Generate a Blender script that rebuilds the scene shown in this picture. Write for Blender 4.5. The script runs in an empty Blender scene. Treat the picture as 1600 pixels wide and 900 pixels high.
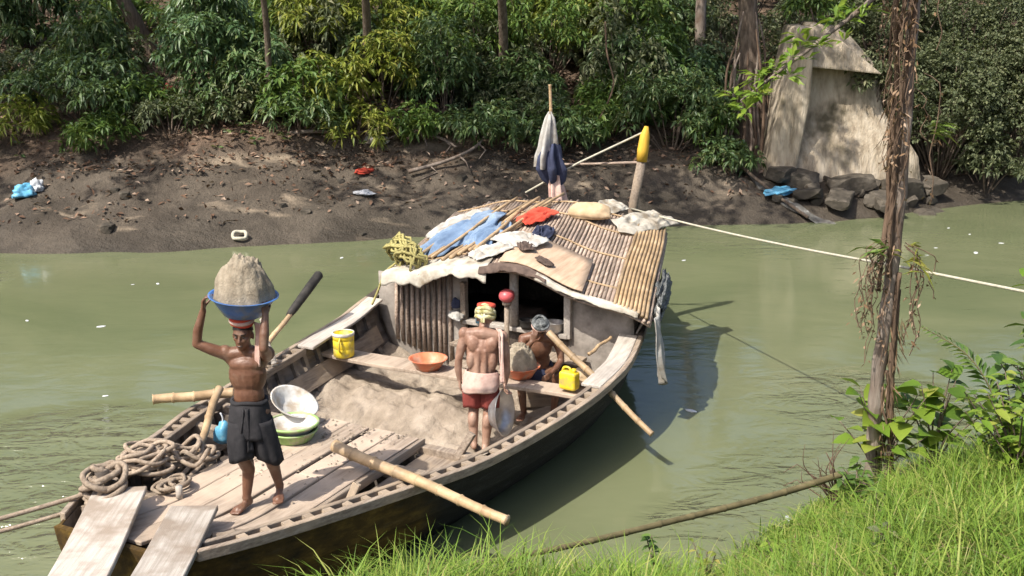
import bpy, bmesh, math, random
import numpy as np
from mathutils import Vector, Matrix, Euler, noise as mn
R = math.radians
random.seed(7)
rng = np.random.default_rng(11)
scene = bpy.context.scene
COL = scene.collection

# ------------------------------------------------------------------ camera
cam_d = bpy.data.cameras.new('camera')
cam_d.sensor_width = 36.0
cam_d.lens = 40.5
cam_d.clip_start = 0.1
cam_d.clip_end = 500
cam = bpy.data.objects.new('camera', cam_d)
cam.location = (0, 0, 4.9)
cam.rotation_euler = (R(75), 0, 0)
COL.objects.link(cam)
scene.camera = cam

# ------------------------------------------------------------------ sky and sun
SUN = Vector((-0.44, -0.40, 0.80)).normalized()          # towards the sun
world = bpy.data.worlds.new('World')
scene.world = world
world.use_nodes = True
wn = world.node_tree
sky = wn.nodes.new('ShaderNodeTexSky')
sky.sky_type = 'NISHITA'
sky.sun_disc = False
sky.sun_elevation = math.asin(SUN.z)
sky.sun_rotation = math.atan2(SUN.x, SUN.y)
sky.dust_density = 4.0
sky.air_density = 1.0
bg = wn.nodes['Background']
bg.inputs['Strength'].default_value = 0.15
wn.links.new(sky.outputs['Color'], bg.inputs['Color'])
sun_d = bpy.data.lights.new('sun', 'SUN')
sun_d.energy = 5.0
sun_d.angle = R(0.6)
sun_d.color = (1.0, 0.94, 0.84)
sun = bpy.data.objects.new('sun', sun_d)
sun.rotation_euler = SUN.to_track_quat('Z', 'Y').to_euler()
sun.location = (-10, -10, 30)
COL.objects.link(sun)
vs = scene.view_settings
vs.view_transform = 'Standard'
vs.look = 'None'
vs.exposure = 0.38
vs.gamma = 1.0
vs.use_curve_mapping = False

# ------------------------------------------------------------------ materials
def nodes_of(m):
    m.use_nodes = True
    nt = m.node_tree
    return nt, nt.nodes, nt.links, nt.nodes['Principled BSDF']

def ramp(nt, stops, fac):
    r = nt.nodes.new('ShaderNodeValToRGB')
    el = r.color_ramp.elements
    while len(el) < len(stops):
        el.new(0.5)
    for e, (p, c) in zip(el, stops):
        e.position = p
        e.color = (*c, 1)
    nt.links.new(fac, r.inputs['Fac'])
    return r.outputs['Color']

def mixc(nt, fac, a, b, mode='MIX'):
    n = nt.nodes.new('ShaderNodeMix')
    n.data_type = 'RGBA'
    n.blend_type = mode
    for k, s in (('Factor', fac),):
        if isinstance(s, (int, float)):
            n.inputs[0].default_value = s
        else:
            nt.links.new(s, n.inputs[0])
    for i, s in ((6, a), (7, b)):
        if isinstance(s, tuple):
            n.inputs[i].default_value = (*s, 1)
        else:
            nt.links.new(s, n.inputs[i])
    return n.outputs[2]

def tex(nt, scale, detail=6, rough=.6, stretch=(1, 1, 1), coord='Object', dist=0.0, off=(0, 0, 0)):
    tc = nt.nodes.new('ShaderNodeTexCoord')
    mp = nt.nodes.new('ShaderNodeMapping')
    mp.inputs['Scale'].default_value = stretch
    mp.inputs['Location'].default_value = off
    nt.links.new(tc.outputs[coord], mp.inputs['Vector'])
    n = nt.nodes.new('ShaderNodeTexNoise')
    n.inputs['Scale'].default_value = scale
    n.inputs['Detail'].default_value = detail
    n.inputs['Roughness'].default_value = rough
    n.inputs['Distortion'].default_value = dist
    nt.links.new(mp.outputs['Vector'], n.inputs['Vector'])
    return n.outputs['Fac']

def bump(nt, height, strength, dist, prev=None):
    b = nt.nodes.new('ShaderNodeBump')
    b.inputs['Strength'].default_value = strength
    b.inputs['Distance'].default_value = dist
    nt.links.new(height, b.inputs['Height'])
    if prev is not None:
        nt.links.new(prev, b.inputs['Normal'])
    return b.outputs['Normal']

def pm(name, stops, scale=6, rough=.75, bmp=.4, bd=.01, bscale=None, stretch=(1, 1, 1), detail=4,
       dirt=None, dirt_scale=2.0, dirt_amt=(.45, .65), spec=.3, rand=.12, metal=0.0):
    """general weathered material: stretched noise colour, second noise of dirt, bump, per-object tone"""
    m = bpy.data.materials.new(name)
    nt, N, L, P = nodes_of(m)
    f = tex(nt, scale, detail, .65, stretch)
    c = ramp(nt, stops, f)
    if dirt:
        df = tex(nt, dirt_scale, 3, .6, off=(3.1, 1.7, 5.2))
        mr = N.new('ShaderNodeMapRange')
        mr.inputs[1].default_value, mr.inputs[2].default_value = dirt_amt
        L.new(df, mr.inputs[0])
        c = mixc(nt, mr.outputs[0], c, dirt)
    if rand:
        oi = N.new('ShaderNodeObjectInfo')
        hs = N.new('ShaderNodeHueSaturation')
        mr2 = N.new('ShaderNodeMapRange')
        mr2.inputs[3].default_value = 1 - rand
        mr2.inputs[4].default_value = 1 + rand
        L.new(oi.outputs['Random'], mr2.inputs[0])
        L.new(mr2.outputs[0], hs.inputs['Value'])
        L.new(c, hs.inputs['Color'])
        c = hs.outputs['Color']
    L.new(c, P.inputs['Base Color'])
    P.inputs['Roughness'].default_value = rough
    P.inputs['Specular IOR Level'].default_value = spec
    P.inputs['Metallic'].default_value = metal
    if bmp:
        bf = tex(nt, bscale or scale * 2.5, 4, .7, stretch, off=(7, 2, 4))
        L.new(bump(nt, bf, bmp, bd), P.inputs['Normal'])
    return m

def leafmat(name, stops, transl=.3, rough=.45, spec=.35):
    m = bpy.data.materials.new(name)
    nt, N, L, P = nodes_of(m)
    g = N.new('ShaderNodeNewGeometry')
    oi = N.new('ShaderNodeObjectInfo')
    ad = N.new('ShaderNodeMath'); ad.operation = 'MULTIPLY_ADD'
    L.new(oi.outputs['Random'], ad.inputs[0]); ad.inputs[1].default_value = .22
    mu = N.new('ShaderNodeMath'); mu.operation = 'MULTIPLY'
    L.new(g.outputs['Random Per Island'], mu.inputs[0]); mu.inputs[1].default_value = .78
    L.new(mu.outputs[0], ad.inputs[2])
    c = ramp(nt, stops, ad.outputs[0])
    L.new(c, P.inputs['Base Color'])
    P.inputs['Roughness'].default_value = rough
    P.inputs['Specular IOR Level'].default_value = spec
    t = N.new('ShaderNodeBsdfTranslucent')
    tc = mixc(nt, .5, c, (.16, .2, .02))
    L.new(tc, t.inputs['Color'])
    mx = N.new('ShaderNodeMixShader')
    mx.inputs[0].default_value = transl
    L.new(P.outputs[0], mx.inputs[1]); L.new(t.outputs[0], mx.inputs[2])
    L.new(mx.outputs[0], N['Material Output'].inputs['Surface'])
    return m

MAT = {}
W_ = MAT
W_['wood_grey'] = pm('weathered wood', [(.25, (.14, .105, .08)), (.5, (.25, .20, .155)), (.75, (.38, .32, .26))], 7, .8, .6, .006, 18, (.25, 5, 5), dirt=(.36, .28, .2), dirt_scale=2.5, dirt_amt=(.5, .7))
W_['wood_deck'] = pm('sandy deck wood', [(.25, (.20, .15, .11)), (.5, (.37, .295, .23)), (.75, (.50, .415, .335))], 5, .85, .7, .008, 16, (.3, 5, 5), dirt=(.50, .395, .305), dirt_scale=1.8, dirt_amt=(.40, .60), rand=.12)
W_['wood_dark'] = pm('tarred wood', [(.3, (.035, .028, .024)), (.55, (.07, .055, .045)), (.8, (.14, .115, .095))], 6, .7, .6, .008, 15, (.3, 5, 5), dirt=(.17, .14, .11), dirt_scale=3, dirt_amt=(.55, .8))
W_['wood_gang'] = pm('pale gangplank wood', [(.25, (.27, .235, .20)), (.5, (.42, .38, .335)), (.75, (.53, .49, .44))], 5, .85, .6, .006, 20, (6, .25, 6), dirt=(.27, .22, .175), dirt_scale=3.2, dirt_amt=(.42, .62))
W_['wood_pale'] = pm('pale plank', [(.25, (.27, .235, .20)), (.5, (.42, .38, .335)), (.75, (.54, .50, .45))], 5, .85, .5, .005, 20, (.25, 6, 6), dirt=(.29, .26, .23), dirt_scale=2.2, dirt_amt=(.52, .75))
W_['bamboo'] = pm('dry bamboo', [(.3, (.24, .16, .085)), (.55, (.40, .28, .16)), (.8, (.52, .40, .26))], 5, .55, .3, .003, 20, (1, 1, 1), dirt=(.2, .15, .1), dirt_scale=4, dirt_amt=(.5, .8), spec=.4, rand=.2)
W_['bamboo_old'] = pm('old roof bamboo', [(.3, (.15, .105, .08)), (.5, (.33, .255, .20)), (.75, (.48, .40, .33))], 9, .8, .5, .004, 25, (.3, 4, 4), dirt=(.22, .17, .14), dirt_scale=1.6, dirt_amt=(.5, .7), rand=.3)
W_['bamboo_dull'] = pm('mossy bamboo', [(.3, (.07, .06, .03)), (.6, (.13, .11, .055)), (.8, (.2, .17, .1))], 8, .8, .5, .005, 22)
W_['mat_grey'] = pm('mud smeared matting', [(.3, (.17, .15, .13)), (.5, (.28, .25, .22)), (.75, (.42, .38, .34))], 3.5, .9, .7, .012, 12, dirt=(.13, .11, .095), dirt_scale=3, dirt_amt=(.5, .75))
W_['sand'] = pm('damp river sand', [(.28, (.165, .132, .10)), (.5, (.28, .232, .182)), (.72, (.385, .326, .262))], 3.2, .95, .9, .03, 14, rand=0, spec=.1)
W_['sand_load'] = pm('wet grey sand', [(.25, (.20, .165, .12)), (.5, (.31, .265, .20)), (.75, (.42, .365, .285))], 14, .95, 1.0, .012, 70, rand=.05, spec=.1)
W_['hull_in'] = pm('inner hull boards', [(.3, (.075, .062, .052)), (.55, (.15, .125, .105)), (.8, (.25, .215, .18))], 4, .85, .7, .01, 14, (.4, 3, 3), dirt=(.27, .22, .17), dirt_scale=2.2, dirt_amt=(.5, .72), rand=.1)
W_['cloth_white'] = pm('off white cloth', [(.3, (.34, .33, .31)), (.6, (.50, .49, .46)), (.8, (.60, .59, .56))], 5, .9, .5, .01, 14, dirt=(.28, .25, .21), dirt_scale=4, dirt_amt=(.46, .68))
W_['tarp_white'] = pm('dirty white tarpaulin', [(.3, (.34, .31, .26)), (.6, (.52, .49, .42)), (.8, (.62, .59, .52))], 4, .6, .7, .02, 9, dirt=(.22, .18, .13), dirt_scale=4, dirt_amt=(.48, .68))
W_['cloth_blue'] = pm('faded blue cloth', [(.3, (.09, .14, .23)), (.5, (.14, .21, .32)), (.72, (.27, .34, .43))], 3, .9, .5, .01, 12)
W_['cloth_navy'] = pm('navy cloth', [(.3, (.018, .022, .045)), (.7, (.05, .06, .11))], 5, .9, .5, .01, 14)
W_['cloth_red'] = pm('red cloth', [(.3, (.42, .045, .025)), (.7, (.62, .1, .06))], 5, .85, .5, .01, 14, rand=.05)
W_['cloth_pink'] = pm('faded pink cloth', [(.35, (.42, .26, .22)), (.5, (.56, .39, .33)), (.7, (.65, .50, .44))], 5, .9, .5, .008, 20, rand=.03)
W_['cloth_vest'] = pm('dusty pink vest', [(.35, (.25, .135, .10)), (.5, (.40, .245, .19)), (.68, (.52, .35, .285))], 9, .9, .5, .008, 20, rand=.03)
W_['cloth_black'] = pm('black lungi cloth', [(.3, (.012, .012, .014)), (.7, (.035, .033, .036))], 8, .85, .5, .008, 25, rand=.03)
W_['cloth_maroon'] = pm('maroon shorts cloth', [(.3, (.12, .024, .02)), (.7, (.24, .05, .04))], 7, .85, .5, .008, 25, rand=.03)
W_['cloth_grey'] = pm('dark grey netting', [(.35, (.05, .053, .055)), (.55, (.16, .17, .17)), (.75, (.38, .39, .38))], 30, .9, 1.0, .02, 45)
W_['cloth_tan'] = pm('tan sacking', [(.3, (.38, .27, .16)), (.7, (.55, .42, .27))], 6, .9, .6, .008, 30)
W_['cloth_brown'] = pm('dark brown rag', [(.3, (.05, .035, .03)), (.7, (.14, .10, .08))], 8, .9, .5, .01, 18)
W_['cloth_turban'] = pm('checked yellow turban', [(.35, (.24, .22, .07)), (.5, (.52, .47, .26)), (.7, (.62, .58, .42))], 22, .9, .5, .008, 30, rand=0)
W_['rope'] = pm('brown mooring rope', [(.3, (.20, .15, .11)), (.7, (.42, .34, .26))], 30, .9, .9, .008, 70)
W_['rope_yellow'] = pm('yellow nylon rope', [(.3, (.24, .21, .07)), (.7, (.42, .38, .16))], 25, .8, .9, .008, 70)
W_['rope_pale'] = pm('pale line', [(.3, (.36, .34, .26)), (.7, (.52, .49, .40))], 25, .8, .6, .005, 70)
W_['plastic_yellow'] = pm('scuffed yellow plastic', [(.3, (.66, .48, .02)), (.7, (.80, .62, .04))], 5, .45, .2, .004, 20, dirt=(.42, .33, .12), dirt_scale=9, dirt_amt=(.46, .66), rand=.04, spec=.45)
W_['plastic_orange'] = pm('orange plastic', [(.3, (.55, .13, .06)), (.7, (.70, .21, .10))], 5, .45, .2, .004, 20, dirt=(.45, .28, .19), dirt_scale=9, dirt_amt=(.46, .66), rand=.05, spec=.45)
W_['plastic_blue'] = pm('blue plastic', [(.3, (.035, .11, .33)), (.7, (.07, .18, .45))], 5, .45, .2, .004, 20, dirt=(.17, .20, .25), dirt_scale=9, dirt_amt=(.46, .66), rand=.03, spec=.45)
W_['plastic_green'] = pm('green plastic', [(.3, (.20, .34, .10)), (.7, (.32, .46, .17))], 5, .45, .2, .004, 20, dirt=(.36, .34, .25), dirt_scale=9, dirt_amt=(.46, .66), rand=.03, spec=.45)
W_['plastic_pink'] = pm('red pink enamel', [(.3, (.50, .07, .08)), (.7, (.62, .14, .15))], 5, .4, .1, .004, 20, rand=.03, spec=.5)
W_['bag_blue'] = pm('blue plastic bag', [(.3, (.06, .25, .42)), (.6, (.15, .42, .60)), (.8, (.5, .65, .72))], 8, .4, .5, .01, 20, spec=.5)
W_['bag_white'] = pm('white plastic bag', [(.3, (.5, .52, .54)), (.7, (.75, .76, .78))], 8, .4, .5, .01, 20, spec=.5)
W_['metal'] = pm('dull aluminium', [(.3, (.42, .42, .43)), (.7, (.62, .62, .63))], 7, .38, .2, .004, 25, dirt=(.36, .32, .27), dirt_scale=5, dirt_amt=(.5, .75), metal=.75, rand=.05)
W_['enamel'] = pm('white enamel', [(.3, (.50, .49, .46)), (.7, (.64, .63, .60))], 6, .5, .2, .003, 20, dirt=(.36, .30, .23), dirt_scale=7, dirt_amt=(.45, .66), rand=.03, spec=.5)
W_['soot'] = pm('sooty iron', [(.3, (.015, .014, .013)), (.7, (.05, .045, .04))], 12, .7, .5, .005, 30)
W_['paint_yellow'] = pm('yellow painted wood', [(.3, (.50, .29, .03)), (.7, (.70, .45, .06))], 6, .6, .4, .004, 20, (1, 1, .3), dirt=(.3, .2, .08), dirt_scale=5, dirt_amt=(.55, .8))
W_['plywood'] = pm('dusty plywood', [(.3, (.36, .25, .17)), (.55, (.47, .345, .245)), (.8, (.56, .43, .32))], 5, .85, .4, .004, 16, (.4, 4, 4))
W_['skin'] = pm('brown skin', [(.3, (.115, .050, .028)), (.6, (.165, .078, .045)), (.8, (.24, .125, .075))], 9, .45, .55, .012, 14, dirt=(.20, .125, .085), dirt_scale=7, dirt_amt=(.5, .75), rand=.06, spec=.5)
W_['skin_sunlit_dusty'] = pm('sunlit dusty brown skin', [(.3, (.17, .085, .055)), (.5, (.26, .145, .10)), (.72, (.38, .24, .18))], 8, .5, .5, .012, 14, dirt=(.36, .235, .175), dirt_scale=4, dirt_amt=(.48, .70), rand=.0, spec=.4)  # paler, pinker than the other skin: sun on his back put into the colour
W_['hair'] = pm('black hair', [(.3, (.006, .005, .005)), (.7, (.022, .018, .016))], 30, .6, .8, .006, 60)
W_['eye'] = pm('dark eye', [(.3, (.03, .02, .015)), (.7, (.06, .05, .04))], 20, .3, 0, spec=.6)
W_['bark'] = pm('grey brown bark', [(.3, (.07, .05, .038)), (.55, (.15, .115, .088)), (.8, (.26, .21, .17))], 6, .9, 1.0, .03, 12, (3, 3, .5), rand=.2)
W_['bark_pale'] = pm('pale grey brown bark', [(.3, (.14, .11, .09)), (.55, (.26, .215, .18)), (.8, (.38, .33, .285))], 5, .9, .9, .02, 14, (3, 3, .4), dirt=(.14, .10, .075), dirt_scale=3)
W_['vine'] = pm('dry vine', [(.3, (.075, .048, .032)), (.7, (.19, .13, .09))], 10, .9, .8, .01, 20, (2, 2, .5))
W_['rock'] = pm('wet rock', [(.3, (.03, .026, .02)), (.55, (.075, .064, .05)), (.8, (.15, .13, .105))], 4, .8, .9, .03, 10, rand=.25)
W_['concrete'] = pm('old lime plaster', [(.3, (.22, .175, .12)), (.5, (.40, .335, .25)), (.75, (.52, .455, .36))], 2.2, .9, 1.0, .05, 7, (2.5, 2.5, .5), dirt=(.10, .085, .055), dirt_scale=1.4, dirt_amt=(.5, .70), rand=.08)
W_['leaf_dark'] = leafmat('dark green leaves', [(.0, (.038, .07, .028)), (.45, (.075, .135, .046)), (.8, (.13, .19, .065)), (1, (.24, .24, .10))], .3, .42, .45)
W_['leaf_blue'] = leafmat('deep green leaves', [(.0, (.045, .09, .04)), (.45, (.09, .165, .065)), (.8, (.15, .225, .085)), (1, (.25, .28, .12))], .28, .38, .5)
W_['leaf_mid'] = leafmat('mid green leaves', [(.0, (.045, .095, .022)), (.45, (.09, .165, .034)), (.8, (.15, .22, .045)), (1, (.24, .25, .07))], .3)
W_['leaf_yellow'] = leafmat('yellow green leaves', [(.0, (.10, .14, .022)), (.45, (.19, .24, .035)), (.8, (.29, .31, .055)), (1, (.38, .33, .09))], .35)
W_['leaf_olive'] = leafmat('dusty olive leaves', [(.0, (.055, .072, .038)), (.45, (.10, .122, .06)), (.8, (.16, .175, .09)), (1, (.25, .23, .14))], .22, .55, .25)
W_['leaf_bright'] = leafmat('bright translucent leaves', [(.0, (.07, .14, .02)), (.45, (.15, .26, .03)), (.8, (.24, .33, .045)), (1, (.36, .36, .08))], .42)
W_['leaf_dry'] = leafmat('dry brown leaves', [(.0, (.09, .055, .03)), (.4, (.19, .12, .07)), (.75, (.30, .21, .14)), (1, (.42, .33, .26))], .1, .8, .15)
W_['litter'] = leafmat('fallen leaves', [(.0, (.06, .035, .022)), (.35, (.15, .085, .055)), (.65, (.25, .165, .115)), (.9, (.36, .28, .22)), (1, (.6, .56, .5))], .05, .8, .2)
W_['grass'] = leafmat('bright grass', [(.0, (.07, .15, .022)), (.4, (.15, .26, .035)), (.75, (.24, .34, .055)), (.9, (.34, .36, .10)), (1, (.50, .42, .22))], .35, .5, .3)
scene.cycles.max_bounces = 5
scene.cycles.diffuse_bounces = 2
scene.cycles.glossy_bounces = 2
scene.cycles.transmission_bounces = 2
scene.cycles.caustics_reflective = False
scene.cycles.caustics_refractive = False
scene.cycles.use_adaptive_sampling = True
scene.cycles.adaptive_threshold = 0.025
# ------------------------------------------------------------------ mesh helpers
class MB:
    def __init__(s):
        s.v = []; s.f = []
    def add(s, v, f):
        o = len(s.v)
        s.v += [tuple(p) for p in v]
        s.f += [tuple(i + o for i in q) for q in f]
    def box(s, c, size, rot=None, jit=0):
        sx, sy, sz = [a / 2 for a in size]
        pts = [Vector((x, y, z)) for x in (-sx, sx) for y in (-sy, sy) for z in (-sz, sz)]
        if jit:
            pts = [p + Vector([random.uniform(-jit, jit) for _ in range(3)]) for p in pts]
        if rot is not None:
            pts = [rot @ p for p in pts]
        c = Vector(c)
        s.add([p + c for p in pts], [(0, 1, 3, 2), (4, 6, 7, 5), (0, 4, 5, 1), (2, 3, 7, 6), (0, 2, 6, 4), (1, 5, 7, 3)])
    def tube(s, pts, rad, seg=8, cap=True, hollow=False):
        pts = [Vector(p) for p in pts]
        if not hasattr(rad, '__len__'):
            rad = [rad] * len(pts)
        o = len(s.v)
        up = None
        for i, p in enumerate(pts):
            t = (pts[min(i + 1, len(pts) - 1)] - pts[max(i - 1, 0)])
            t = t.normalized() if t.length > 1e-9 else Vector((0, 0, 1))
            if up is None:
                a = Vector((0, 0, 1)) if abs(t.z) < .9 else Vector((1, 0, 0))
                up = t.cross(a).normalized()
            up = (up - t * up.dot(t))
            up = up.normalized() if up.length > 1e-6 else t.orthogonal().normalized()
            w = t.cross(up)
            for k in range(seg):
                an = 2 * math.pi * k / seg
                s.v.append(tuple(p + (up * math.cos(an) + w * math.sin(an)) * rad[i]))
        n = len(pts)
        for i in range(n - 1):
            for k in range(seg):
                a = o + i * seg + k; b = o + i * seg + (k + 1) % seg
                s.f.append((a, b, b + seg, a + seg))
        if cap:
            s.f.append(tuple(o + k for k in range(seg))[::-1])
            s.f.append(tuple(o + (n - 1) * seg + k for k in range(seg)))
    def grid(s, fn, nu, nv, closed_v=False):
        o = len(s.v)
        for i in range(nu):
            for j in range(nv):
                s.v.append(tuple(fn(i / (nu - 1), j / (nv if closed_v else nv - 1))))
        for i in range(nu - 1):
            for j in range(nv if closed_v else nv - 1):
                j2 = (j + 1) % nv
                s.f.append((o + i * nv + j, o + i * nv + j2, o + (i + 1) * nv + j2, o + (i + 1) * nv + j))
    def lathe(s, prof, seg=28, c=(0, 0, 0), wob=0):
        c = Vector(c)
        def fn(a, b):
            k = min(int(round(a * (len(prof) - 1))), len(prof) - 1)
            r, z = prof[k]
            an = 2 * math.pi * b
            r *= 1 + wob * math.sin(2 * an + 1)
            return c + Vector((r * math.cos(an), r * math.sin(an), z))
        s.grid(fn, len(prof), seg, True)
    def mesh(s, name='m', smooth=False):
        me = bpy.data.meshes.new(name)
        me.from_pydata(s.v, [], s.f)
        me.validate()
        bm = bmesh.new(); bm.from_mesh(me)
        bmesh.ops.recalc_face_normals(bm, faces=bm.faces)
        bm.to_mesh(me); bm.free()
        if smooth:
            me.polygons.foreach_set('use_smooth', [True] * len(me.polygons))
        return me
    def build(s, name, mat, parent=None, smooth=False, loc=(0, 0, 0), rot=(0, 0, 0)):
        return link(name, s.mesh(name, smooth), mat, parent, loc, rot)

def link(name, me, mat, parent=None, loc=(0, 0, 0), rot=(0, 0, 0), scale=None):
    if mat is not None and not me.materials:
        me.materials.append(MAT[mat] if isinstance(mat, str) else mat)
    o = bpy.data.objects.new(name, me)
    COL.objects.link(o)
    o.location = loc
    o.rotation_euler = rot
    if scale is not None:
        o.scale = scale if hasattr(scale, '__len__') else (scale,) * 3
    o.parent = parent
    return o

def tag(o, label=None, cat=None, group=None, kind=None):
    if label: o['label'] = label
    if cat: o['category'] = cat
    if group: o['group'] = group
    if kind: o['kind'] = kind
    return o

def thing(name, label, cat, loc=(0, 0, 0), rot=(0, 0, 0), group=None):
    o = bpy.data.objects.new(name, None)
    o.empty_display_size = .2
    COL.objects.link(o)
    o.location = loc
    o.rotation_euler = rot
    return tag(o, label, cat, group)

def copy_tree(o, parent=None):
    c = o.copy(); COL.objects.link(c); c.parent = parent
    for ch in list(o.children):
        copy_tree(ch, c)
    return c

def spline(pts, n=6):
    """Catmull-Rom through the points"""
    P = [Vector(p) for p in pts]
    out = []
    for i in range(len(P) - 1):
        a = P[max(i - 1, 0)]; b = P[i]; c = P[i + 1]; d = P[min(i + 2, len(P) - 1)]
        for k in range(n):
            t = k / n
            out.append(.5 * (2 * b + (c - a) * t + (2 * a - 5 * b + 4 * c - d) * t * t + (3 * b - a - 3 * c + d) * t ** 3))
    out.append(P[-1])
    return out

def fbm(x, y, z=0., sc=1., oct_=4):
    return mn.fractal(Vector((x * sc, y * sc, z * sc)), 1.0, 2.0, oct_)

def big_mesh(name, V, F4=None, F3=None):
    """fast mesh from numpy arrays; V (n,3), F (m,k) all with the same k"""
    F = F4 if F4 is not None else F3
    k = F.shape[1]
    me = bpy.data.meshes.new(name)
    me.vertices.add(len(V)); me.vertices.foreach_set('co', V.astype(np.float32).ravel())
    me.loops.add(F.size); me.loops.foreach_set('vertex_index', F.astype(np.int32).ravel())
    me.polygons.add(len(F)); me.polygons.foreach_set('loop_start', np.arange(0, F.size, k, dtype=np.int32))
    me.polygons.foreach_set('loop_total', np.full(len(F), k, dtype=np.int32))
    me.update(calc_edges=True)
    return me

def nrm(a):
    return a / np.maximum(np.linalg.norm(a, axis=-1, keepdims=True), 1e-9)

def leaves_mesh(name, base, dirv, length, width, up=None, droop=.0, fold=.25, rg=rng):
    """one pointed, folded leaf for each row: base point, direction, length, width (4 tris each)"""
    n = len(base)
    d = nrm(dirv)
    if up is None:
        up = np.tile(np.array([0, 0, 1.]), (n, 1)) + rg.normal(0, .45, (n, 3))
    side = nrm(np.cross(d, up))
    nor = nrm(np.cross(side, d))
    L = np.asarray(length).reshape(-1, 1) * np.ones((n, 1)); Wd = np.asarray(width).reshape(-1, 1) * np.ones((n, 1))
    dr = np.array([0, 0, -1.]) * droop
    mid = base + d * L * .5 + dr * L * .16
    tip = base + d * L + dr * L * .55
    l = mid + side * Wd * .5 + nor * Wd * fold
    r = mid - side * Wd * .5 + nor * Wd * fold
    V = np.stack([base, l, mid, r, tip], 1).reshape(-1, 3)
    o = (np.arange(n) * 5)[:, None]
    F = np.concatenate([o + np.array([[0, 2, 1]]), o + np.array([[0, 3, 2]]), o + np.array([[1, 2, 4]]), o + np.array([[2, 3, 4]])], 1).reshape(-1, 3)
    return big_mesh(name, V, F3=F)

def rosettes(centers, axes, per, length, width, droop, spread=1.0, rg=rng):
    """arrays for leaves_mesh: whorls of leaves round each centre"""
    n = len(centers)
    c = np.repeat(centers, per, 0); a = nrm(np.repeat(axes, per, 0))
    t = rg.normal(0, 1, (n * per, 3)); t = nrm(t - a * np.sum(t * a, 1, keepdims=True))
    el = rg.uniform(.15, .85, (n * per, 1))
    d = t * spread + a * el
    ln = length * rg.uniform(.6, 1.15, n * per)
    return dict(base=c + nrm(d) * .02, dirv=d, length=ln, width=ln * width, droop=droop, rg=rg)

def clump_points(rg, n_cl, per_cl, rx, ry, rz, zc, cl_r, half=True):
    """points gathered in clumps over an uneven ellipsoid; returns centres, outward axes, clump centres"""
    th = rg.uniform(0, 2 * math.pi, n_cl)
    ph = np.arccos(rg.uniform(-.25 if half else -.8, 1, n_cl))
    k = rg.uniform(.55, 1.05, n_cl)
    cl = np.stack([rx * np.sin(ph) * np.cos(th) * k, ry * np.sin(ph) * np.sin(th) * k, zc + rz * np.cos(ph) * k], 1)
    rr = cl_r * rg.uniform(.6, 1.3, n_cl)
    p = np.repeat(cl, per_cl, 0); r = np.repeat(rr, per_cl)[:, None]
    d = nrm(rg.normal(0, 1, p.shape)) * np.array([1, 1, .7])
    q = p + d * r * rg.uniform(.35, 1, (len(p), 1)) ** .5
    ax = nrm(d + .5 * nrm(q - np.array([0, 0, zc * .5])) + np.array([0, 0, .35]))
    return q, ax, cl

def crumple(rx, ry, rz, seed, amp=.35, sc=3.0, sub=4, flat=True):
    bm = bmesh.new()
    bmesh.ops.create_icosphere(bm, subdivisions=sub, radius=1)
    for v in bm.verts:
        p = v.co.copy()
        a = mn.ridged_multi_fractal(p * sc * .5 + Vector((seed * 3.7, seed, 0)), 1, 2, 4, 1, 2) - 1.2
        b = mn.noise(p * sc * .35 + Vector((seed, 0, seed * 1.3)))
        k = 1 + amp * (.35 * a + .8 * b)
        v.co = Vector((p.x * rx * k, p.y * ry * k, p.z * rz * (k if p.z > 0 else .5)))
        if flat and v.co.z < -.25 * rz:
            v.co.z = -.25 * rz
    me = bpy.data.meshes.new('m')
    bm.to_mesh(me); bm.free()
    me.polygons.foreach_set('use_smooth', [True] * len(me.polygons))
    return me

def folded(levels, seed, folds=5, depth=.35, seg=40):
    """hanging bunched cloth: levels = (z, x, y, radius)"""
    m = MB()
    rd = random.Random(seed)
    ph = [rd.uniform(0, 6) for _ in range(3)]
    n = len(levels)
    def fn(a, b):
        f = a * (n - 1); i = min(int(f), n - 2); t = f - i
        z, x, y, r = [levels[i][k] * (1 - t) + levels[i + 1][k] * t for k in range(4)]
        an = 2 * math.pi * b
        rr = r * (1 + depth * math.sin(folds * an + ph[0] + 1.5 * a) + .5 * depth * math.sin((folds + 3) * an + ph[1] - 3 * a))
        return (x + rr * math.cos(an), y + rr * math.sin(an) * .8, z + .02 * math.sin(3 * an + ph[2]))
    m.grid(fn, n * 5, seg, True)
    return m

def bamboo_mb(p0, p1, r0, r1, nodes=6, seg=10, sag=0.0, open_end=True):
    m = MB()
    p0 = Vector(p0); p1 = Vector(p1)
    pts = []; rad = []
    N = nodes
    L = (p1 - p0)
    off = Vector((0, 0, 0))
    def at(t):
        return p0 + L * t + Vector((0, 0, -sag * 4 * t * (1 - t))) + side * (.012 * math.sin(t * 9 + p0.x))
    side = L.cross(Vector((0, 0, 1))).normalized() if L.length and abs(L.normalized().z) < .95 else Vector((1, 0, 0))
    for i in range(N):
        a = i / N; b = (i + 1) / N
        e = .012 / max(L.length, .01)
        for t, k in ((a + e * .2, 1.0), (a + e * 1.2, .96), ((a + b) / 2, .94), (b - e * 1.6, .96), (b - e * .4, 1.13)):
            r = r0 * (1 - t) + r1 * t
            pts.append(at(t)); rad.append(r * k)
    if open_end:      # hollow ends
        d = L.normalized() * .05
        pts = [pts[0] + d, pts[0] + d * .0] + pts + [pts[-1], pts[-1] - d]
        rad = [rad[0] * .45, rad[0] * .72] + rad + [rad[-1] * .72, rad[-1] * .45]
    m.tube(pts, rad, seg)
    return m

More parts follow.
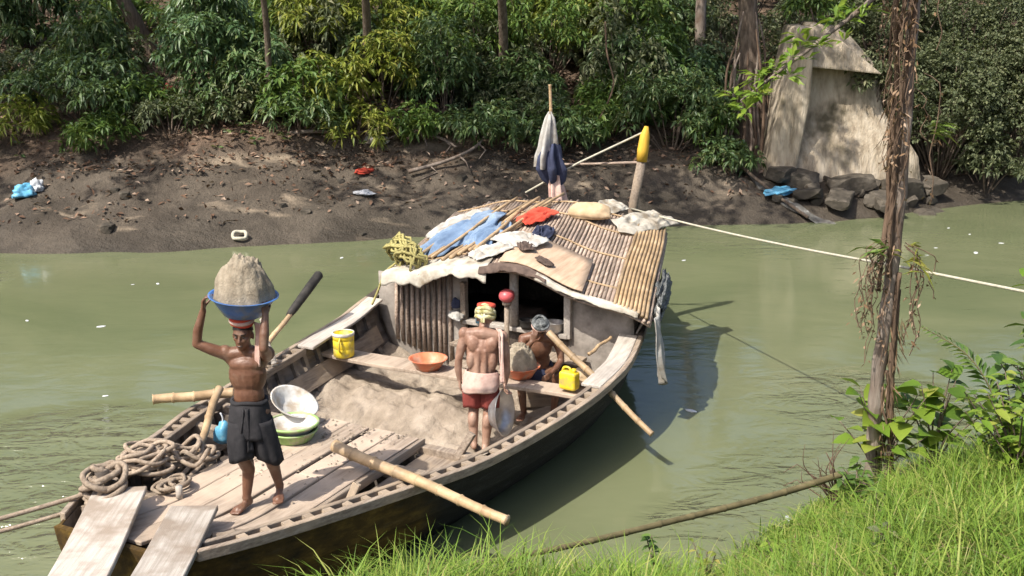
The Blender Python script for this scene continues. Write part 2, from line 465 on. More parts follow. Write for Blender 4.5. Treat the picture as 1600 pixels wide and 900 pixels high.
def sheet(rx, ry, h, seed, n=30):
    """a thrown down cloth: thin rumpled sheet with creases and an uneven outline"""
    m = MB()
    def fn(a, b):
        x, y = 2 * a - 1, 2 * b - 1
        wx = .28 * mn.noise(Vector((x * 1.2 + seed, y * 1.2, 1))); wy = .28 * mn.noise(Vector((x * 1.2, y * 1.2 + seed, 5)))
        cr = (1 - abs(mn.noise(Vector((x * 1.3 + seed * 2, y * 2.6 + x * .6, seed)))) * 2.2) * .8
        cr2 = abs(mn.noise(Vector((x * 4.0 + y * 2, y * 4 + seed, seed * 2)))) * .25
        e = max(0., 1 - max(abs(x), abs(y)) ** 4)
        z = h * ((.25 + .9 * cr + cr2) * (.35 + .65 * e) + .35 * mn.noise(Vector((x + seed, y, 9))) * e)
        return ((x + wx) * rx * (1 - .12 * abs(y)), (y + wy) * ry * (1 - .12 * abs(x)), max(.004, z * .8))
    m.grid(fn, n, n)
    return m
# ------------------------------------------------------------------ terrain: one sheet under river and both banks
FX = [-80, -14, -9.5, -6, -2.5, 0, 3.3, 6.6, 8.2, 10, 11.7, 16, 80]
FY = [20, 20.6, 20.9, 21.0, 22.1, 22.6, 23.1, 23.5, 24.2, 25.4, 26.2, 27.5, 34]
NX = [-80, -8, -4, -2.2, -1.4, -.6, .5, 1.5, 2.5, 3.5, 5, 8, 80]
NY = [3, 5.8, 6.1, 6.6, 7.35, 7.7, 7.95, 8.65, 9.75, 10.8, 11.6, 12.3, 18]
def far_w(x): return np.interp(x, FX, FY)
def near_w(x): return np.interp(x, NX, NY)
def ground(x, y):
    wob = .35 * fbm(x, y, 3.3, .35, 3)
    s = y - float(far_w(x)) + wob
    if s > -6:
        if s < 0: z = max(-1.4, .4 * s)
        elif s < 3.2: z = .42 * s
        elif s < 3.5: z = 1.344 + (s - 3.2) * .9
        elif s < 9.5: z = 1.614 + (s - 3.5) * .36
        elif s < 12.5: z = 3.774 + (s - 9.5) * .08
        elif s < 26: z = 4.014 + (s - 12.5) * .30
        else: z = 8.06 + (s - 26) * .03
        if s > 0:
            z += (.15 * fbm(x, y, 0, .9, 4) + .07 * fbm(x, y, 5, 3.2, 3) + .10 * (mn.turbulence(Vector((x * .8, y * .8, 3)), 3, True) - .6)) * min(1, s * .7)
        return z
    t = float(near_w(x)) - y + .12 * fbm(x, y, 9, 1.1, 3)
    if t < 0: return max(-1.4, .6 * t)
    s0 = float(np.interp(x, [-.5, .5, 1.3], [1.15, .75, .33])); t0 = float(np.interp(x, [-.5, .5, 1.3], [.75, 1.0, 5.2]))
    z = s0 * t if t < t0 else s0 * t0 + (t - t0) * .16
    return z + .06 * fbm(x, y, 2, 1.7, 3) * min(1, t)

gx = np.unique(np.round(np.concatenate([np.linspace(-140, -18, 24), np.arange(-18, 20.01, .24), np.linspace(20.2, 140, 24)]), 3))
gy = np.unique(np.round(np.concatenate([np.linspace(-40, 3, 14), np.arange(3, 13, .24), np.arange(13, 19.5, .8), np.arange(19.5, 36, .22), np.linspace(36.3, 180, 34)]), 3))
GV = np.array([(x, y, ground(x, y)) for x in gx for y in gy])
ni, nj = len(gx), len(gy)
I, J = np.meshgrid(np.arange(ni - 1), np.arange(nj - 1), indexing='ij')
b0 = (I * nj + J).ravel()
GF = np.stack([b0, b0 + nj, b0 + nj + 1, b0 + 1], 1)
gme = big_mesh('ground', GV, F4=GF)
gme.polygons.foreach_set('use_smooth', [True] * len(gme.polygons))

def ground_mat():
    m = bpy.data.materials.new('river bank earth')
    nt, N, L, P = nodes_of(m)
    f1 = tex(nt, .9, 5, .65)
    mud = ramp(nt, [(.3, (.045, .036, .027)), (.5, (.08, .065, .05)), (.68, (.13, .107, .082)), (.8, (.22, .178, .135))], f1)
    f2 = tex(nt, 3.2, 5, .7, off=(4, 4, 1))
    soil = ramp(nt, [(.3, (.05, .036, .024)), (.5, (.115, .078, .054)), (.7, (.19, .135, .096)), (.82, (.30, .235, .18))], f2)
    geo = N.new('ShaderNodeNewGeometry')
    sx = N.new('ShaderNodeSeparateXYZ'); L.new(geo.outputs['Position'], sx.inputs[0])
    f3 = tex(nt, .6, 4, .6, off=(1, 9, 2))
    ad = N.new('ShaderNodeMath'); ad.operation = 'MULTIPLY_ADD'
    L.new(f3, ad.inputs[0]); ad.inputs[1].default_value = 1.6; L.new(sx.outputs['Z'], ad.inputs[2])
    mr = N.new('ShaderNodeMapRange'); mr.inputs[1].default_value = 1.9; mr.inputs[2].default_value = 2.5
    L.new(ad.outputs[0], mr.inputs[0])
    c = mixc(nt, mr.outputs[0], mud, soil)
    # pale dry silt streaks lying on the lower bank
    f4 = tex(nt, 1.1, 4, .55, (.5, 1.3, 1), off=(8, 3, 0))
    mr2 = N.new('ShaderNodeMapRange'); mr2.inputs[1].default_value = .60; mr2.inputs[2].default_value = .70; mr2.inputs[4].default_value = .75
    L.new(f4, mr2.inputs[0])
    c = mixc(nt, mr2.outputs[0], c, (.34, .27, .195))
    wet = N.new('ShaderNodeMapRange'); wet.inputs[1].default_value = .75; wet.inputs[2].default_value = 1.45
    wet.inputs[3].default_value = 1; wet.inputs[4].default_value = 0
    L.new(ad.outputs[0], wet.inputs[0])
    c = mixc(nt, wet.outputs[0], c, mixc(nt, .5, c, (.03, .027, .021)))
    L.new(c, P.inputs['Base Color'])
    rr = N.new('ShaderNodeMapRange'); rr.inputs[3].default_value = .85; rr.inputs[4].default_value = .42
    L.new(wet.outputs[0], rr.inputs[0]); L.new(rr.outputs[0], P.inputs['Roughness'])
    P.inputs['Specular IOR Level'].default_value = .25
    n1 = bump(nt, tex(nt, 5, 5, .7), .9, .10)
    n2 = bump(nt, tex(nt, 26, 3, .7), .7, .03, n1)
    L.new(n2, P.inputs['Normal'])
    return m
tag(link('ground', gme, ground_mat()), kind='structure')

def water_mat():
    m = bpy.data.materials.new('murky green river water')
    nt, N, L, P = nodes_of(m)
    f = tex(nt, .42, 5, .62, (.55, 1.0, 1), dist=.8)
    c = ramp(nt, [(.3, (.118, .138, .072)), (.55, (.148, .164, .088)), (.8, (.175, .186, .106))], f)
    # calm sheet broken by patches of wind ripple: around the bow, by the near bank and here and there
    geo = N.new('ShaderNodeNewGeometry')
    acc = tex(nt, .16, 2, .5, (1, .8, 1), off=(5.3, 2.2, 0))
    def patch(px, py, r):
        d = N.new('ShaderNodeVectorMath'); d.operation = 'DISTANCE'
        L.new(geo.outputs['Position'], d.inputs[0]); d.inputs[1].default_value = (px, py, 0)
        q = N.new('ShaderNodeMapRange'); q.inputs[1].default_value = r; q.inputs[2].default_value = 0
        q.interpolation_type = 'SMOOTHSTEP'; q.inputs[3].default_value = 0; q.inputs[4].default_value = .5
        L.new(d.outputs['Value'], q.inputs[0])
        return q.outputs[0]
    for p in ((-4.6, 11.3, 2.6), (-3.9, 9.9, 1.8), (2.5, 10.6, 1.9), (4.2, 12.6, 2.4), (1.6, 9.6, 1.2), (-9.5, 18.5, 1.6)):
        ad = N.new('ShaderNodeMath'); ad.operation = 'ADD'; L.new(acc, ad.inputs[0]); L.new(patch(*p), ad.inputs[1]); acc = ad.outputs[0]
    mr = N.new('ShaderNodeMapRange'); mr.interpolation_type = 'SMOOTHSTEP'; mr.inputs[1].default_value = .58; mr.inputs[2].default_value = 1.02
    mr.inputs[3].default_value = .03; mr.inputs[4].default_value = 1.0
    L.new(acc, mr.inputs[0])
    r1 = tex(nt, 2.4, 3, .5, (.75, 1.35, 1), dist=.7)
    r2 = tex(nt, 8, 2, .5, (.8, 1.3, 1), dist=.3)
    mu = N.new('ShaderNodeMath'); mu.operation = 'MULTIPLY'; L.new(r1, mu.inputs[0]); L.new(mr.outputs[0], mu.inputs[1])
    mu2 = N.new('ShaderNodeMath'); mu2.operation = 'MULTIPLY'; L.new(r2, mu2.inputs[0]); L.new(mr.outputs[0], mu2.inputs[1])
    n1 = bump(nt, mu.outputs[0], 1.0, .20)
    n2 = bump(nt, mu2.outputs[0], .6, .04, n1)
    # silty body colour below, rippled mirror of sky and banks above, mixed by Fresnel
    N.remove(P)
    df = N.new('ShaderNodeBsdfDiffuse'); L.new(c, df.inputs['Color'])
    gl = N.new('ShaderNodeBsdfGlossy'); gl.inputs['Roughness'].default_value = .09; L.new(n2, gl.inputs['Normal'])
    fr = N.new('ShaderNodeFresnel'); fr.inputs['IOR'].default_value = 1.5; L.new(n2, fr.inputs['Normal'])
    mx = N.new('ShaderNodeMixShader'); L.new(fr.outputs[0], mx.inputs[0]); L.new(df.outputs[0], mx.inputs[1]); L.new(gl.outputs[0], mx.inputs[2])
    L.new(mx.outputs[0], N['Material Output'].inputs['Surface'])
    return m
wm = MB()
wm.add([(-140, -2, 0), (140, -2, 0), (140, 60, 0), (-140, 60, 0)], [(0, 1, 2, 3)])
tag(wm.build('river_water', water_mat()), kind='structure')

# ------------------------------------------------------------------ far bank: bushes
def bush_data(seed, mat, ll, wr, per, droop, n_cl=24, per_cl=9, rx=1.0, rz=.62, zc=.5, cl_r=.34):
    rg = np.random.default_rng(seed)
    q, ax, cl = clump_points(rg, n_cl, per_cl, rx, rx, rz, zc, cl_r)
    ok = q[:, 2] > .02
    me = leaves_mesh('foliage', **rosettes(q[ok], ax[ok], per, ll, wr, droop, rg=rg))
    me.materials.append(MAT[mat])
    st = MB()
    for c in cl[::4]:
        b = Vector((c[0] * .12, c[1] * .12, -.15)); e = Vector(c)
        mid = b.lerp(e, .5) + Vector((0, 0, .12))
        st.tube(spline([b, mid, e], 3), [.02, .018, .017, .014, .012, .009, .006], 5)
    sm = st.mesh('stem', True); sm.materials.append(MAT['bark'])
    return me, sm
STYLE = {      # material, leaf length, width ratio, leaves per whorl, droop, clumps, whorls per clump, clump radius
 'dark':   ('leaf_dark', .19, .30, 7, .8, 26, 9, .30),
 'blue':   ('leaf_blue', .21, .30, 7, .9, 34, 9, .27),
 'mid':    ('leaf_mid', .19, .30, 7, .8, 26, 9, .27),
 'yellow': ('leaf_yellow', .22, .24, 8, .9, 22, 7, .24),
 'olive':  ('leaf_olive', .15, .34, 7, .5, 30, 9, .28),
 'fine':   ('leaf_olive', .10, .5, 8, .3, 52, 14, .26),
}
BUSH_N = [0]
def bush_own(style, r, h, fill=1.0):
    mat, ll, wr, per, dr, ncl, pcl, clr = STYLE[style]
    BUSH_N[0] += 1
    k = max(.6, min(3.0, r * (r + h) / 2.2)) * fill
    return bush_data(BUSH_N[0], mat, ll, wr, per, dr, int(ncl * k * 1.35), pcl, r, h * .54, h * .44, clr)
SHARED = {s: [bush_own(s, 1.6, 2.6, .55) for _ in range(2)] for s in ('dark', 'mid', 'olive', 'blue', 'yellow')}
UNDER = {s: [bush_own(s, .9, 1.3, 1.1) for _ in range(3)] for s in ('dark', 'mid', 'olive', 'blue', 'yellow')}
def bush(name, label, x, y, r, h, style, group=None, dz=0.0, cat='bush', shared=False):
    t = thing(name, label, cat, (x, y, ground(x, y) + dz), (0, 0, random.uniform(0, 6.28)), group)
    if shared:
        fm, sm = random.choice(SHARED[style]); sc = (r / 1.6, r / 1.6, h / 2.6)
    else:
        fm, sm = bush_own(style, r, h); sc = (1, 1, 1)
    link('foliage', fm, None, t, scale=sc)
    link('stem', sm, None, t, scale=sc)
    return t
bush('leafy_bush', 'low dark green shrub at the foot of the slope, far left above the mud', -9.3, 25.2, 1.35, 1.5, 'dark')
bush('leafy_bush', 'ragged olive bush at the left edge just above the mud', -11.6, 25.6, 1.1, 1.3, 'olive')
bush('leafy_bush', 'small bright green bush high on the slope at upper left', -9.7, 29.6, .95, 1.15, 'mid')
bush('leafy_bush', 'dull olive bush on leaf litter between two green bushes, upper left', -10.2, 27.6, .9, .9, 'olive')
bush('leafy_bush', 'tall blue green bush with drooping leaves, left of the yellow green trees', -6.75, 26.0, 1.05, 3.0, 'blue')
bush('leafy_bush', 'smaller blue green bush leaning against the tall drooping one', -5.6, 25.6, .7, 2.0, 'blue')
bush('leafy_bush', 'airy yellow green shrub low beside the dark trunk at left', -3.9, 25.6, .85, 1.6, 'yellow')
bush('leafy_bush', 'yellow green shrub with narrow leaves above the exposed roots', -2.9, 26.4, .85, 1.9, 'yellow')
bush('leafy_bush', 'tall yellow green shrub reaching the top of the picture at left centre', -4.4, 27.4, 1.0, 3.1, 'yellow')
bush('leafy_bush', 'narrow dark green shrub standing left of the sand boat cabin, behind', -1.5, 26.4, .85, 2.4, 'dark')
bush('leafy_bush', 'mid green bush behind the narrow dark shrub at top centre', -.9, 28.2, 1.3, 2.4, 'mid')
bush('leafy_bush', 'low dark bush overhanging the mud behind the cloth pole, left', -.3, 25.7, .8, .95, 'dark')
bush('leafy_bush', 'low dark bush overhanging the mud directly behind the cloth pole', 1.0, 25.8, .95, 1.1, 'dark')
bush('leafy_bush', 'big mid green bush at top centre above the reddish leaf litter', .9, 28.8, 1.5, 2.5, 'mid')
bush('leafy_bush', 'pale yellow green shrub at the top edge, right of centre', 2.1, 29.2, 1.1, 2.3, 'yellow')
bush('leafy_bush', 'broad dark bush at the mud edge behind the yellow tipped post', 3.6, 25.9, 1.15, 1.9, 'dark')
bush('leafy_bush', 'dark bush on the slope above the yellow tipped post', 3.0, 27.6, 1.1, 1.9, 'dark')
bush('leafy_bush', 'small bright bush in front of the root tangled trunk', 4.55, 26.0, .5, 1.5, 'mid')
bush('leafy_bush', 'dark bush below the pale hanging trunk', 4.3, 28.0, .9, 1.3, 'blue')
bush('fine_bush', 'dense grey green creeper mound beside the concrete pier, right', 9.9, 26.6, 1.35, 3.0, 'fine')
bush('fine_bush', 'dense grey green creeper mound hanging over the water at the right edge', 11.8, 27.2, 1.5, 3.2, 'fine')
bush('fine_bush', 'dusty creeper bank filling the top right corner', 11.3, 29.2, 1.8, 3.6, 'fine')
bush('fine_bush', 'dusty creeper mound behind the concrete pier', 9.2, 29.0, 1.5, 3.4, 'fine')
bush('fine_bush', 'grey green creeper mound low at the right waterline', 10.9, 26.2, 1.0, 1.2, 'olive')
bush('fine_bush', 'tall dusty creeper mound outermost at upper right', 13.6, 28.6, 1.9, 3.8, 'fine')
for x, y, r, h, st, lab in [
    (-7.6, 28.6, 1.0, 1.7, 'dark', 'dark bush on the slope behind the tall blue green bush'),
    (-5.4, 28.4, 1.1, 2.3, 'mid', 'mid green bush between the blue green bush and the yellow green shrubs, higher up'),
    (-3.0, 28.6, 1.2, 2.6, 'yellow', 'leafy yellow green shrub high on the slope at left centre'),
    (-1.9, 30.2, 1.3, 2.6, 'mid', 'rounded mid green bush at the top edge left of centre'),
    (.1, 27.2, .8, 1.3, 'dark', 'compact dark bush on the slope right below the big mid green bush'),
    (2.2, 27.0, .7, .9, 'mid', 'small green bush in reddish leaf litter right of the cloth pole'),
    (1.6, 30.6, 1.3, 2.4, 'yellow', 'yellow green bush at the top edge beside the black trunk'),
    (3.9, 30.4, 1.2, 2.0, 'dark', 'dark bush between the black trunk and the pale trunk'),
    (6.6, 28.6, 1.2, 2.2, 'olive', 'olive bush growing behind the concrete pier'),
    (-12.6, 28.0, 1.3, 1.8, 'dark', 'dark green bush at the left edge, halfway up the slope'),
    (-12.9, 24.9, 1.0, 1.1, 'olive', 'olive scrub outermost at left above the mud'),
    (-8.0, 25.1, .7, .9, 'mid', 'small ragged bush between the low dark shrub and the tall blue green bush'),
    (-2.1, 25.5, .6, .8, 'mid', 'little bush hanging over the mud beside the long root'),
    (-6.1, 27.4, .9, 1.6, 'mid', 'mid green bush behind the drooping blue green bushes'),
    (-10.9, 30.6, 1.2, 1.7, 'olive', 'olive bush near the top edge at upper left'),
    (-7.2, 30.4, 1.1, 1.7, 'dark', 'dark bush at the top edge between the leaning tree and the blue green bush'),
    (-4.4, 30.4, 1.2, 2.2, 'mid', 'green bush at the top edge above the yellow green shrubs'),
    (-.6, 26.9, .7, 1.2, 'olive', 'dusty bush between the narrow dark shrub and the cloth pole'),
    (3.4, 28.9, 1.0, 1.7, 'mid', 'green bush at the foot of the black trunk'),
    (-9.0, 26.9, .8, 1.2, 'olive', 'dusty bush above the low dark green shrub at left'),
    (-13.40, float(far_w(-13.40)) + 3.30, 0.81, 0.80, 'dark', 'low scrub hanging over the mud edge, outermost at left'),
    (-12.20, float(far_w(-12.20)) + 3.61, 0.69, 0.87, 'mid', 'low scrub hanging over the mud edge, third from the left edge'),
    (-10.40, float(far_w(-10.40)) + 3.56, 0.63, 0.98, 'yellow', 'low scrub hanging over the mud edge, beneath the ragged olive bush'),
    (-8.60, float(far_w(-8.60)) + 3.34, 0.81, 0.80, 'mid', 'low scrub hanging over the mud edge, below the leaning tree'),
    (-7.30, float(far_w(-7.30)) + 3.66, 0.90, 0.80, 'olive', 'low scrub hanging over the mud edge, at the foot of the tall blue green bush'),
    (-4.60, float(far_w(-4.60)) + 3.53, 0.90, 0.85, 'dark', 'low scrub hanging over the mud edge, left of the long bare root'),
    (-3.40, float(far_w(-3.40)) + 3.42, 0.87, 0.91, 'yellow', 'low scrub hanging over the mud edge, above the long bare root'),
    (-1.00, float(far_w(-1.00)) + 3.03, 0.80, 0.89, 'dark', 'low scrub hanging over the mud edge, over the crooked root'),
    (0.40, float(far_w(0.40)) + 3.79, 0.79, 0.91, 'olive', 'low scrub hanging over the mud edge, left of the cloth pole'),
    (1.90, float(far_w(1.90)) + 3.48, 0.94, 0.86, 'mid', 'low scrub hanging over the mud edge, right of the cloth pole'),
    (2.80, float(far_w(2.80)) + 3.76, 0.85, 1.04, 'mid', 'low scrub hanging over the mud edge, left of the yellow tipped post'),
    (4.10, float(far_w(4.10)) + 3.48, 0.94, 1.12, 'dark', 'low scrub hanging over the mud edge, right of the yellow tipped post'),
    (4.7, 25.0, .55, .7, 'dark', 'little dark bush on the bank edge above the drain')]:
    bush('leafy_bush', lab, x, y, r, h, st)
rdu = random.Random(44)
for x0 in np.arange(-14.2, 5.0, 1.25):
    for s0 in (4.4, 5.7, 7.0, 8.4):
        x = x0 + rdu.uniform(-.5, .5); y = float(far_w(x)) + s0 + rdu.uniform(-.5, .5)
        if rdu.random() < .25 or (x < -7.4 and rdu.random() < .55): continue
        st = rdu.choice(['dark', 'mid', 'mid', 'olive', 'olive', 'blue', 'yellow', 'yellow'])
        fm, sm = rdu.choice(UNDER[st]); sc = rdu.uniform(.75, 1.35); hs = rdu.uniform(.8, 1.5)
        t = thing('undergrowth_bush', 'leafy undergrowth bush in the tangle on the slope of the far bank', 'bush', (x, y, ground(x, y) - .05), (0, 0, rdu.uniform(0, 6.28)), 'undergrowth on the far slope')
        link('foliage', fm, None, t, scale=(sc, sc, sc * hs)); link('stem', sm, None, t, scale=(sc, sc, sc * hs))
for x in np.arange(-15.5, 16, 1.45):
    y = 32.2 + random.uniform(-.6, 1.4)
    st = random.choice(['dark', 'dark', 'mid', 'olive', 'blue'])
    bush('thicket_bush', 'leafy bush in the shaded thicket along the top of the far bank', x + random.uniform(-.4, .4), y, random.uniform(1.0, 1.4), random.uniform(1.4, 2.4), st, 'thicket bushes at the top of the far bank', shared=True)
for x in np.arange(-18, 19, 1.8):
    y = 36.5 + random.uniform(-1, 1.4)
    bush('thicket_bush', 'leafy bush in the shaded thicket along the top of the far bank', x + random.uniform(-.5, .5), y, random.uniform(1.5, 2.1), random.uniform(2.2, 3.4), random.choice(['dark', 'dark', 'olive', 'blue']), 'thicket bushes at the top of the far bank', shared=True)
for x in np.arange(-20, 21, 2.3):
    y = 41 + random.uniform(-1.4, 1.4)
    bush('thicket_bush', 'leafy bush in the shaded thicket along the top of the far bank', x + random.uniform(-.6, .6), y, random.uniform(2.0, 2.8), random.uniform(3, 4.4), random.choice(['dark', 'olive', 'blue']), 'thicket bushes at the top of the far bank', shared=True)

# ------------------------------------------------------------------ far bank: trees
def crown_data(seed, mat, ll=.36, n_cl=26, per_cl=12):
    rg = np.random.default_rng(seed)
    q, ax, cl = clump_points(rg, n_cl, per_cl, 3.2, 3.2, 2.3, 0, .85, False)
    me = leaves_mesh('crown', **rosettes(q, ax, 6, ll, .32, .6, rg=rg))
    me.materials.append(MAT[mat])
    return me, cl
CROWNS = [crown_data(21, 'leaf_mid'), crown_data(22, 'leaf_dark'), crown_data(23, 'leaf_yellow')]
def tree(name, label, x, y, h, tr, lean, kind, cs=1.0, bark='bark', cat='tree'):
    z0 = ground(x, y) - .2
    t = thing(name, label, cat, (x, y, z0))
    top = Vector((lean[0], lean[1], h))
    m = MB()
    rd = random.Random(x * 13.7)
    path = spline([(0, 0, 0), (lean[0] * .12 + rd.uniform(-.15, .15), lean[1] * .12, h * .3), (lean[0] * .45 + rd.uniform(-.2, .2), lean[1] * .45, h * .65), top], 6)
    n = len(path)
    m.tube(path, [tr * (1.5 - .5 * min(1, i / 2.5)) * (1 - .7 * i / n) for i in range(n)], 10)
    cm, cl = CROWNS[kind]
    for c in cl[::4]:
        s = path[int(n * rd.uniform(.6, .95))]
        e = top + Vector(c) * cs
        m.tube(spline([s, s.lerp(e, .5) + Vector((0, 0, .3)), e], 4), [tr * .3 * (1 - .1 * i) for i in range(9)], 5)
    m.build('trunk', bark, t, True)
    link('crown', cm, None, t, top, (0, 0, rd.uniform(0, 6)), cs)
    return t
tree('bank_tree', 'brown leaning tree on the slope at upper left', -8.85, 28.9, 6.3, .20, (-5.6, -5.6), 0, 1.0)
tree('bank_tree', 'second thinner trunk beside the brown leaning tree at upper left', -8.1, 30.6, 8, .13, (.8, -.8), 1, .9)
tree('bank_tree', 'dark slim trunk rising beside the tall blue green bush', -5.35, 25.4, 7.0, .085, (.4, -4.4), 0, .85)
tree('bank_tree', 'slim trunk among yellow green shrubs at left centre', -3.4, 27.0, 6.6, .12, (.8, -5.4), 0, .9)
tree('bank_tree', 'slender trunk behind the bushes at top centre', -.2, 27.8, 6.6, .14, (.2, -6.2), 1, .9)
tree('bank_tree', 'nearly black straight trunk at the top edge, right of centre', 2.95, 29.6, 7.2, .19, (-2.0, -6.6), 1, .9)
tree('bank_tree', 'pale barked trunk at the top edge left of the pier', 4.75, 29.2, 8.5, .16, (.3, -1.0), 1, .9, 'bark_pale')
tree('bank_tree', 'tree standing far left beyond the blue bag', -13.2, 26, 7, .2, (-1, -4), 1, 1.1)
tree('bank_tree', 'tree standing behind the creeper mounds at right', 11.8, 31.5, 9, .2, (2.0, -2.0), 1, 1.2)
tree('bank_tree', 'slim tree in the thicket at the top edge, left of centre', -1.6, 31.5, 7, .12, (.2, -1.5), 2, .9)

# banyan like trunk left of the pier, wrapped in hanging roots
t = thing('rooted_tree', 'broad trunk wrapped in hanging aerial roots left of the concrete pier', 'tree', (5.25, 26.1, ground(5.25, 26.1) - .2))
m = MB()
rd = random.Random(5)
m.tube(spline([(0, .1, 0), (.1, .15, 1.3), (.05, .3, 3.0), (-.4, 0, 6.5), (-.6, -.6, 8)], 5), [.33 - .011 * i for i in range(21)], 12)
m.build('trunk', 'bark', t, True)
for i in range(22):
    a = rd.uniform(2.6, 6.8); r = rd.uniform(.30, .60)
    bx, by = r * math.cos(a), r * math.sin(a) * .7
    z1 = rd.uniform(1.4, 3.4)
    mm = MB()
    mm.tube(spline([(bx * 1.25, by * 1.3, 0), (bx * 1.05 + rd.uniform(-.1, .1), by, z1 * .4), (bx * .85, by * .9, z1 * .75), (bx * .45, by * .5, z1)], 4), [.045 - .0022 * k for k in range(13)], 5)
    mm.build('root', 'bark_pale' if i % 3 else 'vine', t, True)
link('crown', CROWNS[1][0], None, t, (-1.8, -.6, 7.4), (0, 0, 2), .75)

# hanging vine, root on the bank edge
m = MB(); m.tube(spline([(2.05, 26.0, 4.0), (2.1, 25.9, 3.3), (2.25, 25.8, 2.7), (2.1, 25.75, 2.2), (1.85, 25.7, 1.75)], 5), .022, 6)
o = m.build('hanging_vine', 'vine', None, True)
tag(o, 'thin bare vine dangling right of the cloth pole', 'vine')
for i, (pts, lab) in enumerate([
    ([(-5.2, 25.1, 1.62), (-4.4, 24.95, 1.72), (-3.4, 25.2, 1.66), (-2.6, 25.3, 1.78), (-1.7, 25.6, 1.72)], 'long bare root lying along the mud edge at left centre'),
    ([(-3.2, 25.5, 1.9), (-2.4, 25.2, 1.75), (-1.6, 25.25, 1.55), (-1.2, 25.1, 1.35)], 'crooked root dropping over the mud edge at centre'),
    ([(-2.2, 24.3, .95), (-1.4, 24.5, 1.15), (-.8, 24.8, 1.4), (-.5, 25.2, 1.7)], 'branching stick on the mud slope below the bushes')]):
    m = MB(); sp = spline(pts, 5); m.tube(sp, [.05 - .0018 * k for k in range(len(sp))], 6)
    for k in range(3, len(sp) - 3, 4):
        p = sp[k]; m.tube([p, p + Vector((.15, -.1, -.12)), p + Vector((.3 * math.cos(k), -.2, -.3))], [.025, .018, .008], 5)
    tag(m.build('bare_root', 'bark_pale', None, True), lab, 'root')

# ------------------------------------------------------------------ far bank: leaf litter, stones, rubbish
def scatter(n, xr, srange, side='far', rg=rng):
    x = rg.uniform(*xr, n)
    s = rg.uniform(*srange, n)
    y = (far_w(x) + s) if side == 'far' else (near_w(x) - s)
    z = np.array([ground(a, b) for a, b in zip(x, y)])
    return np.stack([x, y, z], 1)
p = scatter(15000, (-14, 14), (2.4, 10))
keep = np.array([fbm(a, b, 0, .8, 3) > -.28 for a, b in p[:, :2]])
p = p[keep]
p[:, 2] += rng.uniform(.01, .07, len(p))
q = scatter(1500, (-14, 14), (.8, 3.0)); q[:, 2] += .02
p = np.concatenate([p, q])
d = rng.normal(0, 1, p.shape) * np.array([1, 1, .35]) + np.array([0, -.2, .1])
lm = leaves_mesh('leaf_litter', p, d, rng.uniform(.06, .19, len(p)), rng.uniform(.035, .085, len(p)))
tag(link('leaf_litter', lm, 'litter'), 'brown fallen leaves covering the slope of the far bank', 'leaf litter', kind='stuff')
# low seedlings
p = scatter(2600, (-14, 14), (3.0, 9.5))
p = p[np.array([fbm(a, b, 6, .7, 3) > -.05 for a, b in p[:, :2]])]
p = p + np.stack([np.zeros(len(p)), np.zeros(len(p)), rng.uniform(.02, .3, len(p))], 1)
lm = leaves_mesh('seedlings', **rosettes(p, np.tile([0, 0, 1.], (len(p), 1)), 6, .17, .34, .5))
tag(link('seedlings', lm, 'leaf_dark'), 'scattered green seedlings among the fallen leaves', 'ground cover', kind='stuff')

def rock_mesh(seed, sx, sy, sz):
    bm = bmesh.new(); bmesh.ops.create_icosphere(bm, subdivisions=3, radius=1)
    for v in bm.verts:
        c = v.co
        k = 1 + .35 * mn.noise(c * 1.3 + Vector((seed * 5.1, 0, 0))) + .12 * mn.noise(c * 4 + Vector((0, seed, 0)))
        for ax in range(3):
            c[ax] = max(-.72, min(.72, c[ax] * k))
        v.co = Vector((c.x * sx, c.y * sy, c.z * sz))
    me = bpy.data.meshes.new('rock'); bm.to_mesh(me); bm.free()
    return me
rocks = [(6.3, 24.95, .55, .4, .30, 'broad dark rock at the left foot of the pier'), (7.4, 24.95, .7, .35, .26, 'long dark ledge rock under the middle of the pier'),
         (8.6, 25.1, .6, .4, .30, 'bulky dark rock under the right side of the pier'), (5.9, 24.95, .4, .35, .22, 'small rock beside the blue tarpaulin scrap'),
         (7.0, 24.25, .7, .35, .16, 'flat wet rock at the waterline below the pier, left'), (8.0, 24.4, .8, .35, .18, 'flat wet rock at the waterline below the pier, right'),
         (9.3, 25.5, .5, .4, .2, 'dark rock at the waterline right of the vine covered tree'), (5.0, 25.2, .35, .3, .2, 'small dark rock at the top of the drain'),
         (6.3, 24.2, .4, .3, .14, 'low rock between the drain and the flat wet rock')]
for i, (x, y, a, b, c, lab) in enumerate(rocks):
    o = link('bank_rock', rock_mesh(i * 1.7, a, b, c), 'rock', None, (x, y, ground(x, y) + c * .25 + .12), (R(random.uniform(-10, 10)), R(random.uniform(-8, 8)), i * .37 - .3))
    tag(o, lab, 'rock', 'rubble rocks below the pier')
rdk = random.Random(8)
for i in range(34):                    # broken rubble strewn between the pier and the water
    x = rdk.uniform(5.6, 9.4); y = rdk.uniform(24.2, 25.2) + (x - 7) * .12; c = rdk.uniform(.07, .2)
    o = link('rubble_piece', rock_mesh(40 + i % 8, c * 1.7, c * 1.2, c), 'rock', None, (x, y, ground(x, y) + c * .25), (rdk.uniform(-.4, .4), rdk.uniform(-.4, .4), i))
    tag(o, 'broken piece of dark rubble strewn below the concrete pier', 'rubble', 'rubble pieces below the pier')
for i in range(15):
    x = random.uniform(-12, 4); y = float(far_w(x)) + random.uniform(.05, 2.4)
    c = random.uniform(.05, .13)
    o = link('mud_stone', rock_mesh(20 + i % 6, c * 1.6, c * 1.2, c), 'rock', None, (x, y, ground(x, y) + c * .2), (0, 0, i))
    tag(o, 'small stone half sunk in the mud slope of the far bank', 'stone', 'stones on the far mud slope')
